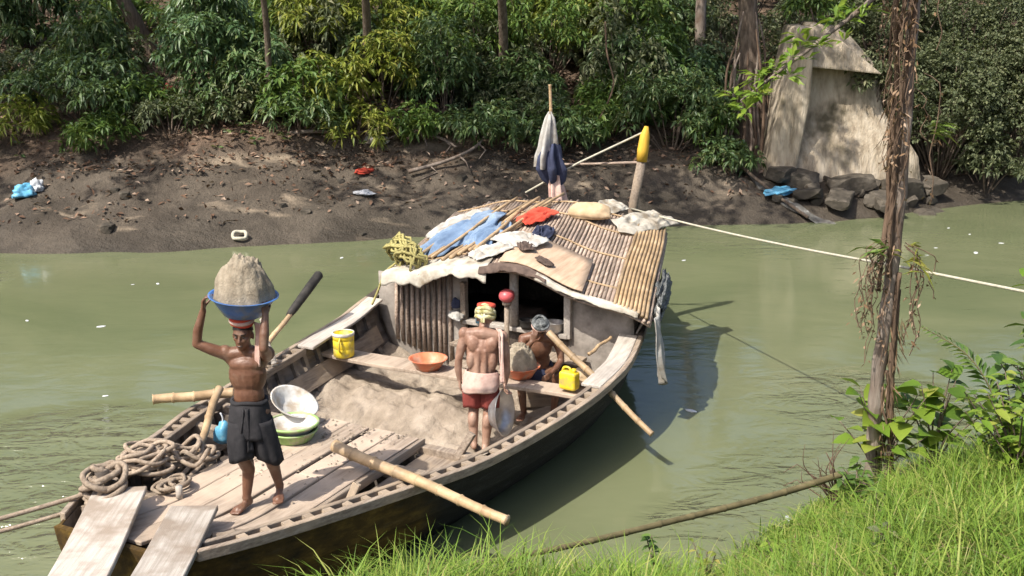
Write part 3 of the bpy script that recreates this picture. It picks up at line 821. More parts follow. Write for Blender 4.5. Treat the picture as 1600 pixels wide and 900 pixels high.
def rubbish(name, label, x, y, rx, ry, rz, mat, cat, seed):
    o = link(name, crumple(rx, ry, rz, seed, .6, 4), mat, None, (x, y, ground(x, y) + rz * .3), (0, 0, seed))
    return tag(o, label, cat)
rubbish('plastic_bag', 'crumpled bright blue plastic bag on the mud at far left', -9.75, 22.7, .24, .2, .2, 'bag_blue', 'plastic bag', 1)
rubbish('plastic_bag', 'white plastic bag lying behind the blue one at far left', -9.6, 23.0, .2, .15, .18, 'bag_white', 'plastic bag', 2)
rubbish('plastic_bag', 'flat white plastic scrap on the mud left of the cabin roof', -3.05, 23.5, .2, .12, .08, 'bag_white', 'plastic bag', 3)
rubbish('cloth_scrap', 'red orange scrap on the mud above the white plastic scrap', -3.15, 24.3, .22, .15, .08, 'cloth_red', 'rag', 4)
rubbish('cloth_scrap', 'reddish brown cloth hanging in the undergrowth beside the blue green bush', -7.75, 26.2, .2, .15, .4, 'cloth_maroon', 'rag', 5)
rubbish('cloth_scrap', 'dark blue cloth caught in the bush at the left edge', -10.9, 26.3, .25, .2, .25, 'cloth_navy', 'rag', 6)
rubbish('plastic_bag', 'blue tarpaulin scrap beside the drain below the pier', 5.75, 24.4, .42, .22, .12, 'bag_blue', 'tarpaulin', 7)
rubbish('plastic_bag', 'pale plastic caught in leaf litter at upper left', -11.3, 27.1, .2, .12, .12, 'bag_white', 'plastic bag', 8)
rubbish('plastic_bag', 'grey white plastic heap by the roots at left centre', -3.0, 25.3, .28, .2, .16, 'cloth_white', 'plastic bag', 9)
rubbish('plastic_bag', 'pale scrap in the red leaf litter right of centre', .7, 26.9, .4, .2, .10, 'cloth_white', 'plastic bag', 10)
# ring of old tyre tube on the mud
m = MB(); m.tube([(.13 * math.cos(a), .13 * math.sin(a) * .8, .02 * math.sin(3 * a)) for a in np.linspace(0, 6.4, 22)], .035, 8, False)
o = m.build('rubber_ring', 'rope_pale', None, True, (-5.2, 21.5, ground(-5.2, 21.5) + .1), (R(35), 0, 0)); tag(o, 'small pale ring half buried in mud at the waterline', 'ring')
# drain water running down and pipe beside it
m = MB()
dp = spline([(4.75, 26.0, 0), (4.95, 25.5, 0), (5.1, 25.0, 0), (5.45, 24.5, 0), (6.0, 23.9, 0), (6.6, 23.4, 0)], 5)
def drf(a, b):
    f = a * (len(dp) - 1); i = min(int(f), len(dp) - 2); pp = dp[i].lerp(dp[i + 1], f - i)
    x = pp.x + (b - .5) * (.28 + .15 * math.sin(a * 9)); return (x, pp.y, ground(x, pp.y) + .05 + .03 * math.sin(a * 30 + b * 4))
m.grid(drf, 40, 7)
MAT['drain'] = pm('shiny drain water', [(.3, (.06, .055, .05)), (.6, (.17, .165, .15)), (.8, (.45, .45, .43))], 7, .15, .7, .02, 12, (1, 1, 1), spec=.6)
tag(m.build('drain_water', 'drain', None, True), kind='structure')
m = MB(); m.tube([(5.0, 24.9, ground(5.0, 24.9) + .2), (5.6, 24.2, ground(5.6, 24.2) + .12), (6.15, 23.5, .12)], .035, 8)
tag(m.build('drain_pipe', 'bark', None, True), 'thin pole lying beside the drain running to the water', 'pole')

# ------------------------------------------------------------------ concrete pier on the far bank
t = thing('concrete_pier', 'broken pale concrete bridge pier on the far bank at right', 'pier', (7.08, 25.5, 0))
def prism(front, depth, y0, jit=.0):
    """front outline (x, z) counter-clockwise, extruded from y0 back by depth"""
    m = MB(); n = len(front)
    v = [(x, y0, z) for x, z in front] + [(x, y0 + depth, z) for x, z in front]
    m.add(v, [tuple(range(n)), tuple(range(2 * n - 1, n - 1, -1))] + [(i, i + n, (i + 1) % n + n, (i + 1) % n) for i in range(n)])
    return m
def bev(o, w=.03, seg=2):
    md = o.modifiers.new('bevel', 'BEVEL'); md.width = w; md.segments = seg; md.limit_method = 'ANGLE'
    return o
def pier_body():
    m = MB()
    lev = [(.15, -1.50, 2.0, -.38), (.6, -1.42, 2.0, -.34), (1.1, -1.30, 1.92, -.24), (1.45, -1.16, 1.70, -.08), (1.75, -1.0, 1.38, .10), (2.1, -.88, 1.22, .24), (2.6, -.80, 1.08, .32), (3.05, -.74, 1.0, .36), (3.6, -.7, .5, .40), (3.9, -.66, .15, .45)]
    n = 18
    rows = []
    for z, x0, x1, y in lev:
        row = []
        for k in range(n):
            t = k / (n - 1); x = x0 + (x1 - x0) * t
            bul = .22 * max(0, t - .72) / .28 * 1.0
            w = .05 * fbm(x, z, 4, 1.6, 3)
            row.append((x + w, y + bul * bul * 3 + w, z + .03 * fbm(x, z, 8, 2, 2)))
        row += [(x1 + .03, 1.9, z), (x0 - .03, 1.9, z)]
        rows.append(row)
    N_ = n + 2
    v = [p for r in rows for p in r]; f = []
    for i in range(len(rows) - 1):
        for k in range(N_):
            f.append((i * N_ + k, i * N_ + (k + 1) % N_, (i + 1) * N_ + (k + 1) % N_, (i + 1) * N_ + k))
    f.append(tuple((len(rows) - 1) * N_ + k for k in range(N_)))
    m.add(v, f)
    return m
pbody = pier_body().build('main_slab', 'concrete', t, True)
bev(prism([(-1.62, .25), (-.90, .3), (-.62, 2.4), (-.62, 3.92), (-.98, 3.92)], 1.5, -.42).build('corner_buttress', 'concrete', t), .07, 3)
m = MB()
cv = [(-.62, -.16, 3.06), (.98, -.10, 2.90), (1.05, 1.2, 2.92), (-.60, 1.2, 3.02), (-.61, .10, 3.95), (-.58, 1.1, 4.0), (-.36, .12, 3.97), (-.30, 1.0, 3.98)]
m.add(cv, [(0, 1, 6, 4), (1, 2, 7, 6), (2, 3, 5, 7), (3, 0, 4, 5), (4, 6, 7, 5), (0, 3, 2, 1)])
bev(m.build('cutwater_cap', 'concrete', t), .04, 2)
for i, (x, y, r, h, st, lab) in enumerate([(8.05, 25.9, .5, .9, 'olive', 'dry scrub growing from the right shoulder of the pier'), (6.9, 26.6, .6, .8, 'mid', 'green creeper spilling over the top of the pier')]):
    bush('pier_scrub', lab, x, y, r, h, st, dz=(1.9 if i == 0 else 3.1) - .4, cat='bush')
# ------------------------------------------------------------------ the sand boat (boat frame: u bow to stern, v to the far side, z up)
BC = Vector((-1.167, 11.136, 0)); BD = Vector((.454, .891, 0)).normalized(); BN = Vector((-BD.y, BD.x, 0))
BTH = math.atan2(BD.y, BD.x)
def B(u, v, z): return BC + BD * u + BN * v + Vector((0, 0, z))
boat = thing('wooden_sand_boat', 'long dark wooden cargo boat loaded with sand, bamboo roofed cabin at its stern', 'boat', BC, (0, 0, BTH))

def smooth_interp(x, xs, ys):
    i = max(0, min(len(xs) - 2, int(np.searchsorted(xs, x)) - 1))
    t = max(0., min(1., (x - xs[i]) / (xs[i + 1] - xs[i])))
    def sl(k):
        if k <= 0: return (ys[1] - ys[0]) / (xs[1] - xs[0])
        if k >= len(xs) - 1: return (ys[-1] - ys[-2]) / (xs[-1] - xs[-2])
        return (ys[k + 1] - ys[k - 1]) / (xs[k + 1] - xs[k - 1])
    h = xs[i + 1] - xs[i]
    return (2 * t**3 - 3 * t**2 + 1) * ys[i] + (t**3 - 2 * t**2 + t) * h * sl(i) + (-2 * t**3 + 3 * t**2) * ys[i + 1] + (t**3 - t**2) * h * sl(i + 1)
UB, UE = -3.95, 6.2
def hb(u): return smooth_interp(u, [-4.1, -3.6, -3, -2, -1.2, .3, 1.2, 2.4, 3.6, 4.7, 5.6, 6.3], [.50, .76, 1.0, 1.33, 1.57, 1.8, 1.86, 1.83, 1.70, 1.42, .95, .45])
def sh(u): return smooth_interp(u, [-4.1, -3, -2, -1, .5, 1.5, 2.4, 3.6, 4.7, 6.3], [1.0, .91, .83, .78, .80, .87, .98, 1.12, 1.30, 1.7])
def kl(u): return smooth_interp(u, [-4.1, -3.6, -3, -2, 3, 4.7, 6.3], [.55, .1, -.2, -.35, -.35, -.1, .9])
def cl_(u): return -.12 * min(1, max(0, (-1.5 - u) / 2.4)) ** 1.3 + .15 * max(0, u - 1.6) ** 1.12
def hp(u, a, side, off=0.0):
    """point on the hull: a = 0 keel, 1 gunwale; off moves it inwards"""
    b = hb(u) - off; k = kl(u) + off
    v = b * (.78 * (1 - (1 - a) ** 2) + .22 * a)
    return Vector((u, cl_(u) + side * v, k + (sh(u) - k) * a ** 1.6))
def a_at(u, z, off=.04):
    k = kl(u) + off
    return max(0., min(1., ((z - k) / (sh(u) - k)))) ** (1 / 1.6)
def inner_v(u, z, side): return hp(u, a_at(u, z), side, .04).y

def hull_mat():
    m = bpy.data.materials.new('tarred hull with ochre bow')
    nt, N, L, P = nodes_of(m)
    f = tex(nt, 5, 8, .65, (.3, 3, 3))
    tar = ramp(nt, [(.3, (.007, .007, .009)), (.55, (.015, .015, .018)), (.78, (.04, .04, .044))], f)
    f2 = tex(nt, 4, 8, .65, (.6, 2, 2), off=(2, 2, 2))
    och = ramp(nt, [(.3, (.02, .014, .008)), (.5, (.075, .044, .012)), (.7, (.19, .12, .028))], f2)
    tc = N.new('ShaderNodeTexCoord'); sx = N.new('ShaderNodeSeparateXYZ'); L.new(tc.outputs['Object'], sx.inputs[0])
    f3 = tex(nt, 1.6, 5, .6)
    ad = N.new('ShaderNodeMath'); ad.operation = 'MULTIPLY_ADD'; L.new(f3, ad.inputs[0]); ad.inputs[1].default_value = 1.0; L.new(sx.outputs['X'], ad.inputs[2])
    mr = N.new('ShaderNodeMapRange'); mr.inputs[1].default_value = -1.5; mr.inputs[2].default_value = -1.0
    L.new(ad.outputs[0], mr.inputs[0])
    c = mixc(nt, mr.outputs[0], och, tar)
    # pale mud splashes and scuffs along the upper strakes
    f4 = tex(nt, 3.5, 7, .7, (.5, 2, 2), off=(9, 1, 3))
    mr4 = N.new('ShaderNodeMapRange'); mr4.inputs[1].default_value = .58; mr4.inputs[2].default_value = .75; mr4.inputs[4].default_value = .18
    L.new(f4, mr4.inputs[0])
    c = mixc(nt, mr4.outputs[0], c, (.19, .17, .15))
    L.new(c, P.inputs['Base Color'])
    P.inputs['Roughness'].default_value = .7; P.inputs['Specular IOR Level'].default_value = .2
    L.new(bump(nt, tex(nt, 14, 8, .7, (.3, 3, 3)), .5, .008), P.inputs['Normal'])
    return m
MAT['hull'] = hull_mat()
US = list(np.linspace(UB, UE, 44))
m = MB()
m.grid(lambda a, b: hp(UB + (UE - UB) * a, abs(b * 2 - 1), -1 if b < .5 else 1, .035), 44, 33)
hull = m.build('hull', 'hull_in', boat, True)
# strakes: five planks a side, each lapping the one below
for side in (-1, 1):
    edges = [0.0, .30, .50, .67, .83, .985]
    for i in range(5):
        a0, a1 = edges[i] - (.02 if i else 0), edges[i + 1]
        mm = MB()
        def fn(s, b, a0=a0, a1=a1, side=side):
            u = UB + (UE - UB) * s
            prof = [(a0, .0), (a0, -.028), (a1, -.016), (a1, .012)]
            a, off = prof[int(round(b * 4)) % 4]
            return hp(u, a, side, off)
        mm.grid(fn, 44, 4, True)
        mm.f.append((0, 1, 2, 3)); e = 43 * 4; mm.f.append((e + 3, e + 2, e + 1, e))
        mm.build('hull_plank', 'hull', hull)
# blunt bow board and stern board
for u, nm in ((UB, 'bow_board'), (UE, 'stern_board')):
    mm = MB()
    ring = [hp(u, abs(b), -1 if b < 0 else 1, .0) for b in np.linspace(-1, 1, 17)]
    du = -.05 if u < 0 else .05
    v = [tuple(p + Vector((du if k else 0, 0, 0))) for k in (0, 1) for p in ring]
    n = 17
    mm.add(v, [tuple(range(n)), tuple(range(2 * n - 1, n - 1, -1))] + [(i, i + n, (i + 1) % n + n, (i + 1) % n) for i in range(n)])
    mm.build(nm, 'hull', hull)
# ribs
for side in (-1, 1):
    for u in np.arange(-3.3, 2.3, .27):
        u = u + random.uniform(-.03, .03)
        mm = MB(); w = random.uniform(.028, .045)
        def fr(s, b, u=u, side=side, w=w):
            a = .30 + .67 * s
            uu, off = [(u - w, .034), (u - w, .085), (u + w, .085), (u + w, .034)][int(round(b * 4)) % 4]
            return hp(uu, a, side, off)
        mm.grid(fr, 9, 4, True)
        mm.f.append((0, 1, 2, 3)); mm.f.append((35, 34, 33, 32))
        mm.build('rib', 'hull_in', hull)
    # stringer board running inside the ribs
    mm = MB()
    def st(s, b, side=side):
        u = -3.2 + 5.4 * s
        a, off = [(.74, .086), (.74, .12), (.86, .12), (.86, .086)][int(round(b * 4)) % 4]
        return hp(u, a, side, off)
    mm.grid(st, 24, 4, True); mm.f.append((0, 1, 2, 3)); mm.f.append((95, 94, 93, 92))
    mm.build('stringer', 'wood_grey', hull)
# gunwale: outer and inner rail with spacer blocks between, open slots showing
def rail(side, o0, o1, z0, z1, u0, u1, mat, name, nseg=30):
    mm = MB()
    def fn(s, b):
        u = u0 + (u1 - u0) * s
        o, z = [(o0, z0), (o0, z1), (o1, z1), (o1, z0)][int(round(b * 4)) % 4]
        w = .006 * mn.noise(Vector((u * 2.3, side * 3 + o0 * 9, 0)))
        return (u, cl_(u) + side * (hb(u) + o + w), sh(u) + z + w)
    mm.grid(fn, nseg, 4, True); e = (nseg - 1) * 4
    mm.f.append((0, 1, 2, 3)); mm.f.append((e + 3, e + 2, e + 1, e))
    o = mm.build(name, mat, boat)
    bev(o, .006, 1)
    return o
for side in (-1, 1):
    rail(side, -.012, .045, -.05, .035, UB + .1, 2.35, 'wood_grey', 'outer_rail')
    rail(side, -.155, -.105, -.05, .03, UB + .25, .95 if side < 0 else .7, 'wood_grey', 'inner_rail')
    us = np.arange(-3.45, .9 if side < 0 else .66, .185)
    for u in us:
        w = random.uniform(.05, .085)
        mm = MB(); yaw = math.atan2((hb(u + .1) - hb(u - .1)) * side, .2)
        mm.box((0, 0, 0), (w, .098, .055), None, .004)
        mm.build('spacer_block', 'wood_grey', boat, False, (u, cl_(u) + side * (hb(u) - .058), sh(u) - .008), (0, 0, yaw))
    # broad flat capping board aft of the slots
    rail(side, -.235, -.014, .005, .04, .97 if side < 0 else .72, 2.33, 'wood_pale', 'capping_board', 14)
    rail(side, -.06, .05, -.05, .03, 2.36, UE - .05, 'wood_dark', 'stern_rail', 26)

# foredeck planks, running bow to stern, gaps between
edges_v = [-.84, -.56, -.31, -.05, .20, .44]
for i in range(5):
    for (ua, ub_) in ([(-3.88, -.95)] if i % 2 == 0 else [(-3.8, -2.05 - .2 * i / 3), (-2.03 - .2 * i / 3, -.92)]):
        mm = MB(); rd = random.Random(i * 7 + ua)
        g0, g1 = .004 + rd.random() * .008, .004 + rd.random() * .012
        if i == 2: g0 = .028
        dz = rd.uniform(-.008, .008)
        def dk(s, b, i=i, ua=ua, ub_=ub_):
            u = ua + (ub_ - ua) * s
            lim = hb(u) - .19
            v0 = max(edges_v[i] + g0, cl_(u) - lim); v1 = min(edges_v[i + 1] - g1, cl_(u) + lim)
            if v1 < v0 + .01: v1 = v0 + .01
            zt = .815 + dz + .16 * max(0, (-2.9 - u)) ** 1.2 + .004 * math.sin(u * 3 + i)
            v, z = [(v0, zt - .035), (v0, zt), (v1, zt), (v1, zt - .035)][int(round(b * 4)) % 4]
            return (u, v, z)
        mm.grid(dk, 12, 4, True); mm.f.append((0, 1, 2, 3)); mm.f.append((47, 46, 45, 44))
        bev(mm.build('deck_plank', 'wood_deck', boat), .006, 1)
# deck edge beams and cross beams underneath
mm = MB(); mm.box((-2.02, -.875, .775), (2.15, .04, .085), None, .006); bev(mm.build('deck_edge_beam', 'wood_grey', boat), .01)
mm = MB(); mm.box((-2.2, .475, .735), (2.5, .055, .12), None, .006); bev(mm.build('deck_edge_beam', 'wood_dark', boat), .01)
for u in (-3.6, -2.9, -2.2, -1.5, -.98):
    w = 2 * (abs(inner_v(u, .63, 1) - cl_(u)) - .02)
    mm = MB(); mm.box((u, cl_(u), .71), (.09, w, .11), None, .004); bev(mm.build('deck_beam', 'wood_grey', boat), .01)
# short knees standing on the right side ledge
for u, v, rx, h in ((-2.32, -1.03, .35, .24), (-.98, -1.33, .5, .28)):
    mm = MB(); mm.box((u, v, .84), (.05, .07, h), Matrix.Rotation(rx, 3, 'X') @ Matrix.Rotation(.25, 3, 'Y'), .008); bev(mm.build('knee', 'wood_grey', boat), .008)
# side ledges beside the deck
for sgn, v0 in ((-1, -.92),):
    mm = MB()
    def lg(s, b):
        u = -3.2 + 2.25 * s
        vo = cl_(u) - (hb(u) - .165)
        v, z = [(vo, .66), (vo, .69), (v0, .70), (v0, .66)][int(round(b * 4)) % 4]
        return (u, min(v, v0) if v == v0 else v, z)
    mm.grid(lg, 12, 4, True); mm.f.append((0, 1, 2, 3)); mm.f.append((47, 46, 45, 44))
    mm.build('side_ledge', 'wood_grey', boat)
# floor boards of the open bay at the left of the bow
for i in range(4):
    mm = MB()
    v0 = .36 + i * .2
    def fb(s, b, v0=v0):
        u = -3.4 + 2.4 * s
        z = .44 + .03 * math.sin(u * 2 + v0 * 8)
        vm = inner_v(u, z, 1) - .02
        a, c = min(v0, vm - .02), min(v0 + .185, vm)
        v, zz = [(a, z - .03), (a, z), (c, z), (c, z - .03)][int(round(b * 4)) % 4]
        return (u, v, zz)
    mm.grid(fb, 10, 4, True); mm.f.append((0, 1, 2, 3)); mm.f.append((39, 38, 37, 36))
    mm.build('floor_board', 'wood_dark', boat)
# bulkhead under the deck edge facing the hold
mm = MB(); mm.box((-1.06, .3, .42), (.04, 2.5, .55), None); mm.build('hold_bulkhead', 'hull_in', boat)
# thwart across the hold
mm = MB()
def tw(s, b):
    y = -1.72 + 3.46 * s
    u = 1.22 - .05 * s + .012 * math.sin(y * 4)
    w = .15 + .02 * math.sin(y * 2)
    uu, z = [(u - w, .61), (u - w, .655), (u + w, .655), (u + w, .61)][int(round(b * 4)) % 4]
    return (uu, y, z + .02 * abs(y) ** 2 * .3)
mm.grid(tw, 16, 4, True); mm.f.append((0, 1, 2, 3)); mm.f.append((63, 62, 61, 60))
bev(mm.build('thwart', 'wood_deck', boat), .01)

# ------------------------------------------------------------------ sand in the hold
def sand_z(u, t):
    """t -1 near side .. 1 far side"""
    z = .10
    z += .50 * max(0, min(1, (-.15 - u) / .8)) ** 1.4 * max(0, min(1, (.45 - t) / .7))
    z += .30 * math.exp(-((u - 1.0) / .55) ** 2) * max(0, min(1, (t + .55) / .6)) * (1 - .55 * max(0, t - .55) / .45)
    z -= .24 * math.exp(-((u + .35) / .8) ** 2) * max(0, min(1, (t - .22) / .35))
    z += .16 * max(0, (u - 1.5)) * 1.0
    z += .22 * max(0, -t - .5) / .5 + .20 * max(0, t - .6) / .4
    return z
def snoise(u, v):
    return .06 * fbm(u, v, 0, 2.2, 4) + .055 * mn.turbulence(Vector((u * 3.5, v * 3.5, 2)), 3, False) - .03 - .09 * max(0, mn.noise(Vector((u * 6.5, v * 5.5, 7))) - .2)
mm = MB()
def sf(a, b):
    u = -1.02 + 3.40 * a; t = 2 * b - 1
    z = sand_z(u, t)
    e0, e1 = inner_v(u, max(-.2, z + .02), -1) + .015, inner_v(u, max(-.2, z + .02), 1) - .015
    v = e0 + (e1 - e0) * b
    return (u, v, z + snoise(u, v) * min(1, 8 * b * (1 - b) + .15))
mm.grid(sf, 150, 140)
so = mm.build('sand_heap', 'sand', None, True, BC, (0, 0, BTH))
tag(so, 'loose damp sand filling the open hold of the boat', 'sand', kind='stuff')
# loose sand spilled over the foredeck
mm = MB(); rd = random.Random(3)
for k in range(420):
    u = rd.uniform(-2.6, -.95); v = rd.uniform(-.8, .3); r = rd.uniform(.006, .022)
    if rd.random() > math.exp((u + .95) * 1.2): continue
    a = rd.uniform(0, 6)
    mm.add([(u + r * math.cos(a + q), v + r * math.sin(a + q), .822) for q in (0, 2.1, 4.2)] + [(u, v, .822 + r * .7)], [(0, 1, 3), (1, 2, 3), (2, 0, 3)])
tag(mm.build('spilled_sand', 'sand', None, False, BC, (0, 0, BTH)), 'crumbs of sand spilled on the foredeck planks', 'sand', kind='stuff')

# ------------------------------------------------------------------ cabin
RU0, RU1 = 2.05, 4.72
def roof_p(u, t, lift=0.0):
    """t 0 near edge .. 1 far edge"""
    s = (u - RU0) / (RU1 - RU0)
    v0, z0 = -1.97 + .77 * s, 1.25 + .40 * s
    v1, z1 = 1.50 + .52 * s, 1.37 + .28 * s
    hf = smooth_interp(t, [0, .05, .2, .30, .39, .47, .55, .66, .80, .95, 1], [0, .055, .16, .225, .315, .38, .375, .27, .16, .06, .02])
    hr = .32 * (1 - abs(2 * t - 1) ** 2.2)
    z = z0 + (z1 - z0) * t + hf * (1 - s) + hr * s
    z += .015 * math.sin(t * 19) + .012 * math.sin(u * 4 + t * 7)
    return Vector((u, v0 + (v1 - v0) * t, z + lift))
mm = MB()
mm.grid(lambda a, b: roof_p(RU0 + (RU1 - RU0) * a, b, -.035), 14, 40)
roof = mm.build('cabin_roof', 'bamboo_old', boat, True)
md = roof.modifiers.new('thick', 'SOLIDIFY'); md.thickness = .02; md.offset = -1
NS = 68
for i in range(NS):
    t = (i + .5) / NS
    a = RU0 + random.uniform(-.06, .05); b = RU1 + random.uniform(-.06, .08)
    r = random.uniform(.019, .026)
    pts = [roof_p(a + (b - a) * k / 6, t, random.uniform(-.004, .006)) for k in range(7)]
    m2 = MB(); m2.tube(pts, [r * (1.12 if k % 2 else .95) for k in range(7)], 6)
    m2.build('bamboo_slat', 'bamboo_old', roof, True)
for u in (2.5, 3.3, 4.1, 4.6):       # tying battens across the slats
    m2 = MB(); m2.tube([roof_p(u + .02 * math.sin(k), .03 + k / 20 * .94, .028) for k in range(21)], .013, 6)
    m2.build('batten', 'bamboo', roof, True)
# second mat of slats laid over the near edge
for i in range(9):
    t = .015 + i * .0135
    pts = [roof_p(2.02 + (2.75) * k / 6, t + .004 * math.sin(k), .045) for k in range(7)]
    m2 = MB(); m2.tube(pts, .021, 6); m2.build('bamboo_slat', 'bamboo', roof, True)
# front wall
UBH = 2.42
def front_top(v):
    best = min(range(61), key=lambda k: abs(roof_p(UBH, k / 60).y - v))
    return roof_p(UBH, best / 60).z - .07
def wall_panel(v0, v1, z0, zt, mat, name, u=UBH, par=boat, nv=10):
    mm = MB()
    def fn(a, b):
        v = v0 + (v1 - v0) * b
        top = zt if zt is not None else front_top(v)
        lo = z0
        while abs(inner_v(u, lo, 1 if v > cl_(u) else -1) - cl_(u)) < abs(v - cl_(u)) + .03 and lo < sh(u) - .01: lo += .02
        z0_ = max(z0, lo)
        return (u + .02 * fbm(v, a * 2, 1, 2.2, 3), v, z0_ + (top - z0_) * a)
    mm.grid(fn, 8, nv)
    o = mm.build(name, mat, par, True)
    md = o.modifiers.new('thick', 'SOLIDIFY'); md.thickness = .025
    return o
lw = wall_panel(.52, 1.80, .0, None, 'mat_grey', 'front_wall_panel')
rw = wall_panel(-1.64, -.82, .0, None, 'mat_grey', 'front_wall_panel')
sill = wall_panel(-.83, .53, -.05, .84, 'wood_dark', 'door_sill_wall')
for i in range(11):
    v = .74 + i * .078 + random.uniform(-.008, .008)
    mm = MB(); mm.tube([(UBH - .045, v, .30 + .02 * i), (UBH - .05, v + .01, .8), (UBH - .045, v, front_top(v) - .02)], [.024, .026, .022], 7)
    mm.build('wall_slat', 'bamboo_old', lw, True)
mm = MB(); mm.box((UBH - .03, -.15, .87), (.16, 1.4, .05), None, .004); bev(mm.build('door_sill', 'wood_pale', boat), .008)
mm = MB(); mm.box((UBH - .06, -.84, 1.15), (.07, .08, .62), None, .006); bev(mm.build('door_post', 'wood_pale', boat), .008)
mm = MB(); mm.box((UBH - .06, .55, 1.05), (.07, .07, .62), None, .006); bev(mm.build('door_post', 'wood_grey', boat), .008)
mm = MB(); mm.tube([(UBH - .05, -.13, .89), (UBH - .05, -.13, 1.62)], .055, 12); mm.build('centre_post', 'wood_pale', boat, True)
# front step boards below the sill
for z, d in ((.64, .32), (.40, .46)):
    mm = MB(); mm.box((UBH - .14 - d * .2, -.25, z), (.26, 1.7, .04), None, .006); bev(mm.build('step_board', 'wood_grey', boat), .008)
# cabin side walls and rear wall, floor
for t, nm in ((0.012, -1), (.988, 1)):
    mm = MB()
    def sw(a, b, t=t, s=nm):
        u = RU0 + .36 + (RU1 - .05 - RU0 - .36) * b
        top = roof_p(u, t, -.05); bot = Vector((u, cl_(u) + s * (hb(u) - .05), sh(u) - .02))
        return bot.lerp(top, a)
    mm.grid(sw, 5, 12)
    o = mm.build('side_wall', 'mat_grey', boat, True); md = o.modifiers.new('thick', 'SOLIDIFY'); md.thickness = .02
mm = MB()
mm.grid(lambda a, b: Vector((RU1 - .06, cl_(4.66) - 1.15 + 2.3 * b, .2)).lerp(roof_p(RU1 - .06, .02 + .96 * b, -.05), a), 6, 14)
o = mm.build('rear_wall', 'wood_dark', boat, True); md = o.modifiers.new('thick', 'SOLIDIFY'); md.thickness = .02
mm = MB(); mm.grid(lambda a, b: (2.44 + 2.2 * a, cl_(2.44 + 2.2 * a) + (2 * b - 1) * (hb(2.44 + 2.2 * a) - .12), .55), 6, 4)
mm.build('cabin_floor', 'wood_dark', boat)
# stern deck
mm = MB(); mm.grid(lambda a, b: (4.74 + 1.4 * a, cl_(4.74 + 1.4 * a) + (2 * b - 1) * (hb(4.74 + 1.4 * a) - .06), 1.1 + .2 * a), 6, 6)
mm.build('stern_deck', 'wood_grey', boat)
# stern post with yellow tip
mm = MB(); mm.tube([(5.62, -.32, 1.1), (5.66, -.36, 1.9), (5.70, -.44, 2.45)], [.075, .07, .065], 10); sp_ = mm.build('stern_post', 'wood_grey', boat, True)
mm = MB(); mm.tube([(5.70, -.44, 2.44), (5.71, -.45, 2.60), (5.72, -.47, 2.80), (5.73, -.485, 2.93)], [.076, .082, .07, .028], 10); mm.build('painted_tip', 'paint_yellow', sp_, True)
# ------------------------------------------------------------------ things on the boat
RZ = (0, 0, BTH)
def pole(name, label, a, b, r0, r1, mat='bamboo', nodes=7, cat='bamboo pole', group=None, sag=0.0, world=False):
    a = Vector(a) if world else B(*a); b = Vector(b) if world else B(*b)
    m = bamboo_mb((0, 0, 0), b - a, r0, r1, nodes, 10, sag)
    o = m.build(name, mat, None, True, a)
    return tag(o, label, cat, group)
def rp(u, t, l=0.0): return tuple(roof_p(u, t, l))

pole('bamboo_pole', 'thick hollow bamboo pole lying across the near gunwale at the foredeck', (-1.80, -.50, .99), (-2.05, -2.32, .80), .058, .042, 'bamboo', 8)
pole('bamboo_pole', 'thin bamboo pole leaning from beside the seated man over the near gunwale', (1.43, -1.03, 1.20), (1.02, -2.40, .42), .040, .032, 'bamboo', 8)
pole('bamboo_pole', 'short thick bamboo sticking out over the far gunwale at the bow', (-1.05, 1.25, .94), (-1.55, 1.85, .93), .052, .048, 'bamboo', 4)
pole('wooden_stick', 'pale wooden prop leaning down to the rope pile in the bow bay', (-1.25, 1.25, 1.05), (-2.35, .72, .62), .042, .036, 'bamboo', 3, 'stick')
pole('bamboo_pole', 'short bamboo offcut lying on the near gunwale plank beside the yellow can', (1.55, -1.45, .98), (2.05, -1.50, 1.04), .022, .018, 'bamboo', 4)
# oar with black blade leaning over the far gunwale
t = thing('oar', 'oar with pale bamboo shaft and blackened blade leaning over the far gunwale', 'oar', B(.2, 1.95, .85))
a = Vector((0, 0, 0)); e = B(1.42, 1.98, 1.52) - B(.2, 1.95, .85)
p1 = e * .52
bamboo_mb(e * -.15, p1, .035, .03, 5).build('shaft', 'bamboo', t, True)
m = MB(); m.tube([p1 * .9, p1 * 1.02, p1.lerp(e, .5), e * .98, e], [.036, .048, .055, .056, .03], 10); m.build('blade', 'soot', t, True)
pole('wooden_stick', 'forked stick tied to the far gunwale beside the oar', (.05, 1.62, .82), (.30, 1.98, 1.25), .035, .025, 'wood_pale', 2, 'stick')
# straw tuft by the oar
rg = np.random.default_rng(4)
base = np.array([B(-.15, 1.7, .9)]) + rg.normal(0, .06, (60, 3))
me = leaves_mesh('straw', base, rg.normal(0, 1, (60, 3)) * np.array([1, 1, .5]) + np.array([0, 0, .5]), .22, .012)
tag(link('straw_bundle', me, 'leaf_dry'), 'small tuft of straw on the far gunwale behind the load carrier', 'straw')

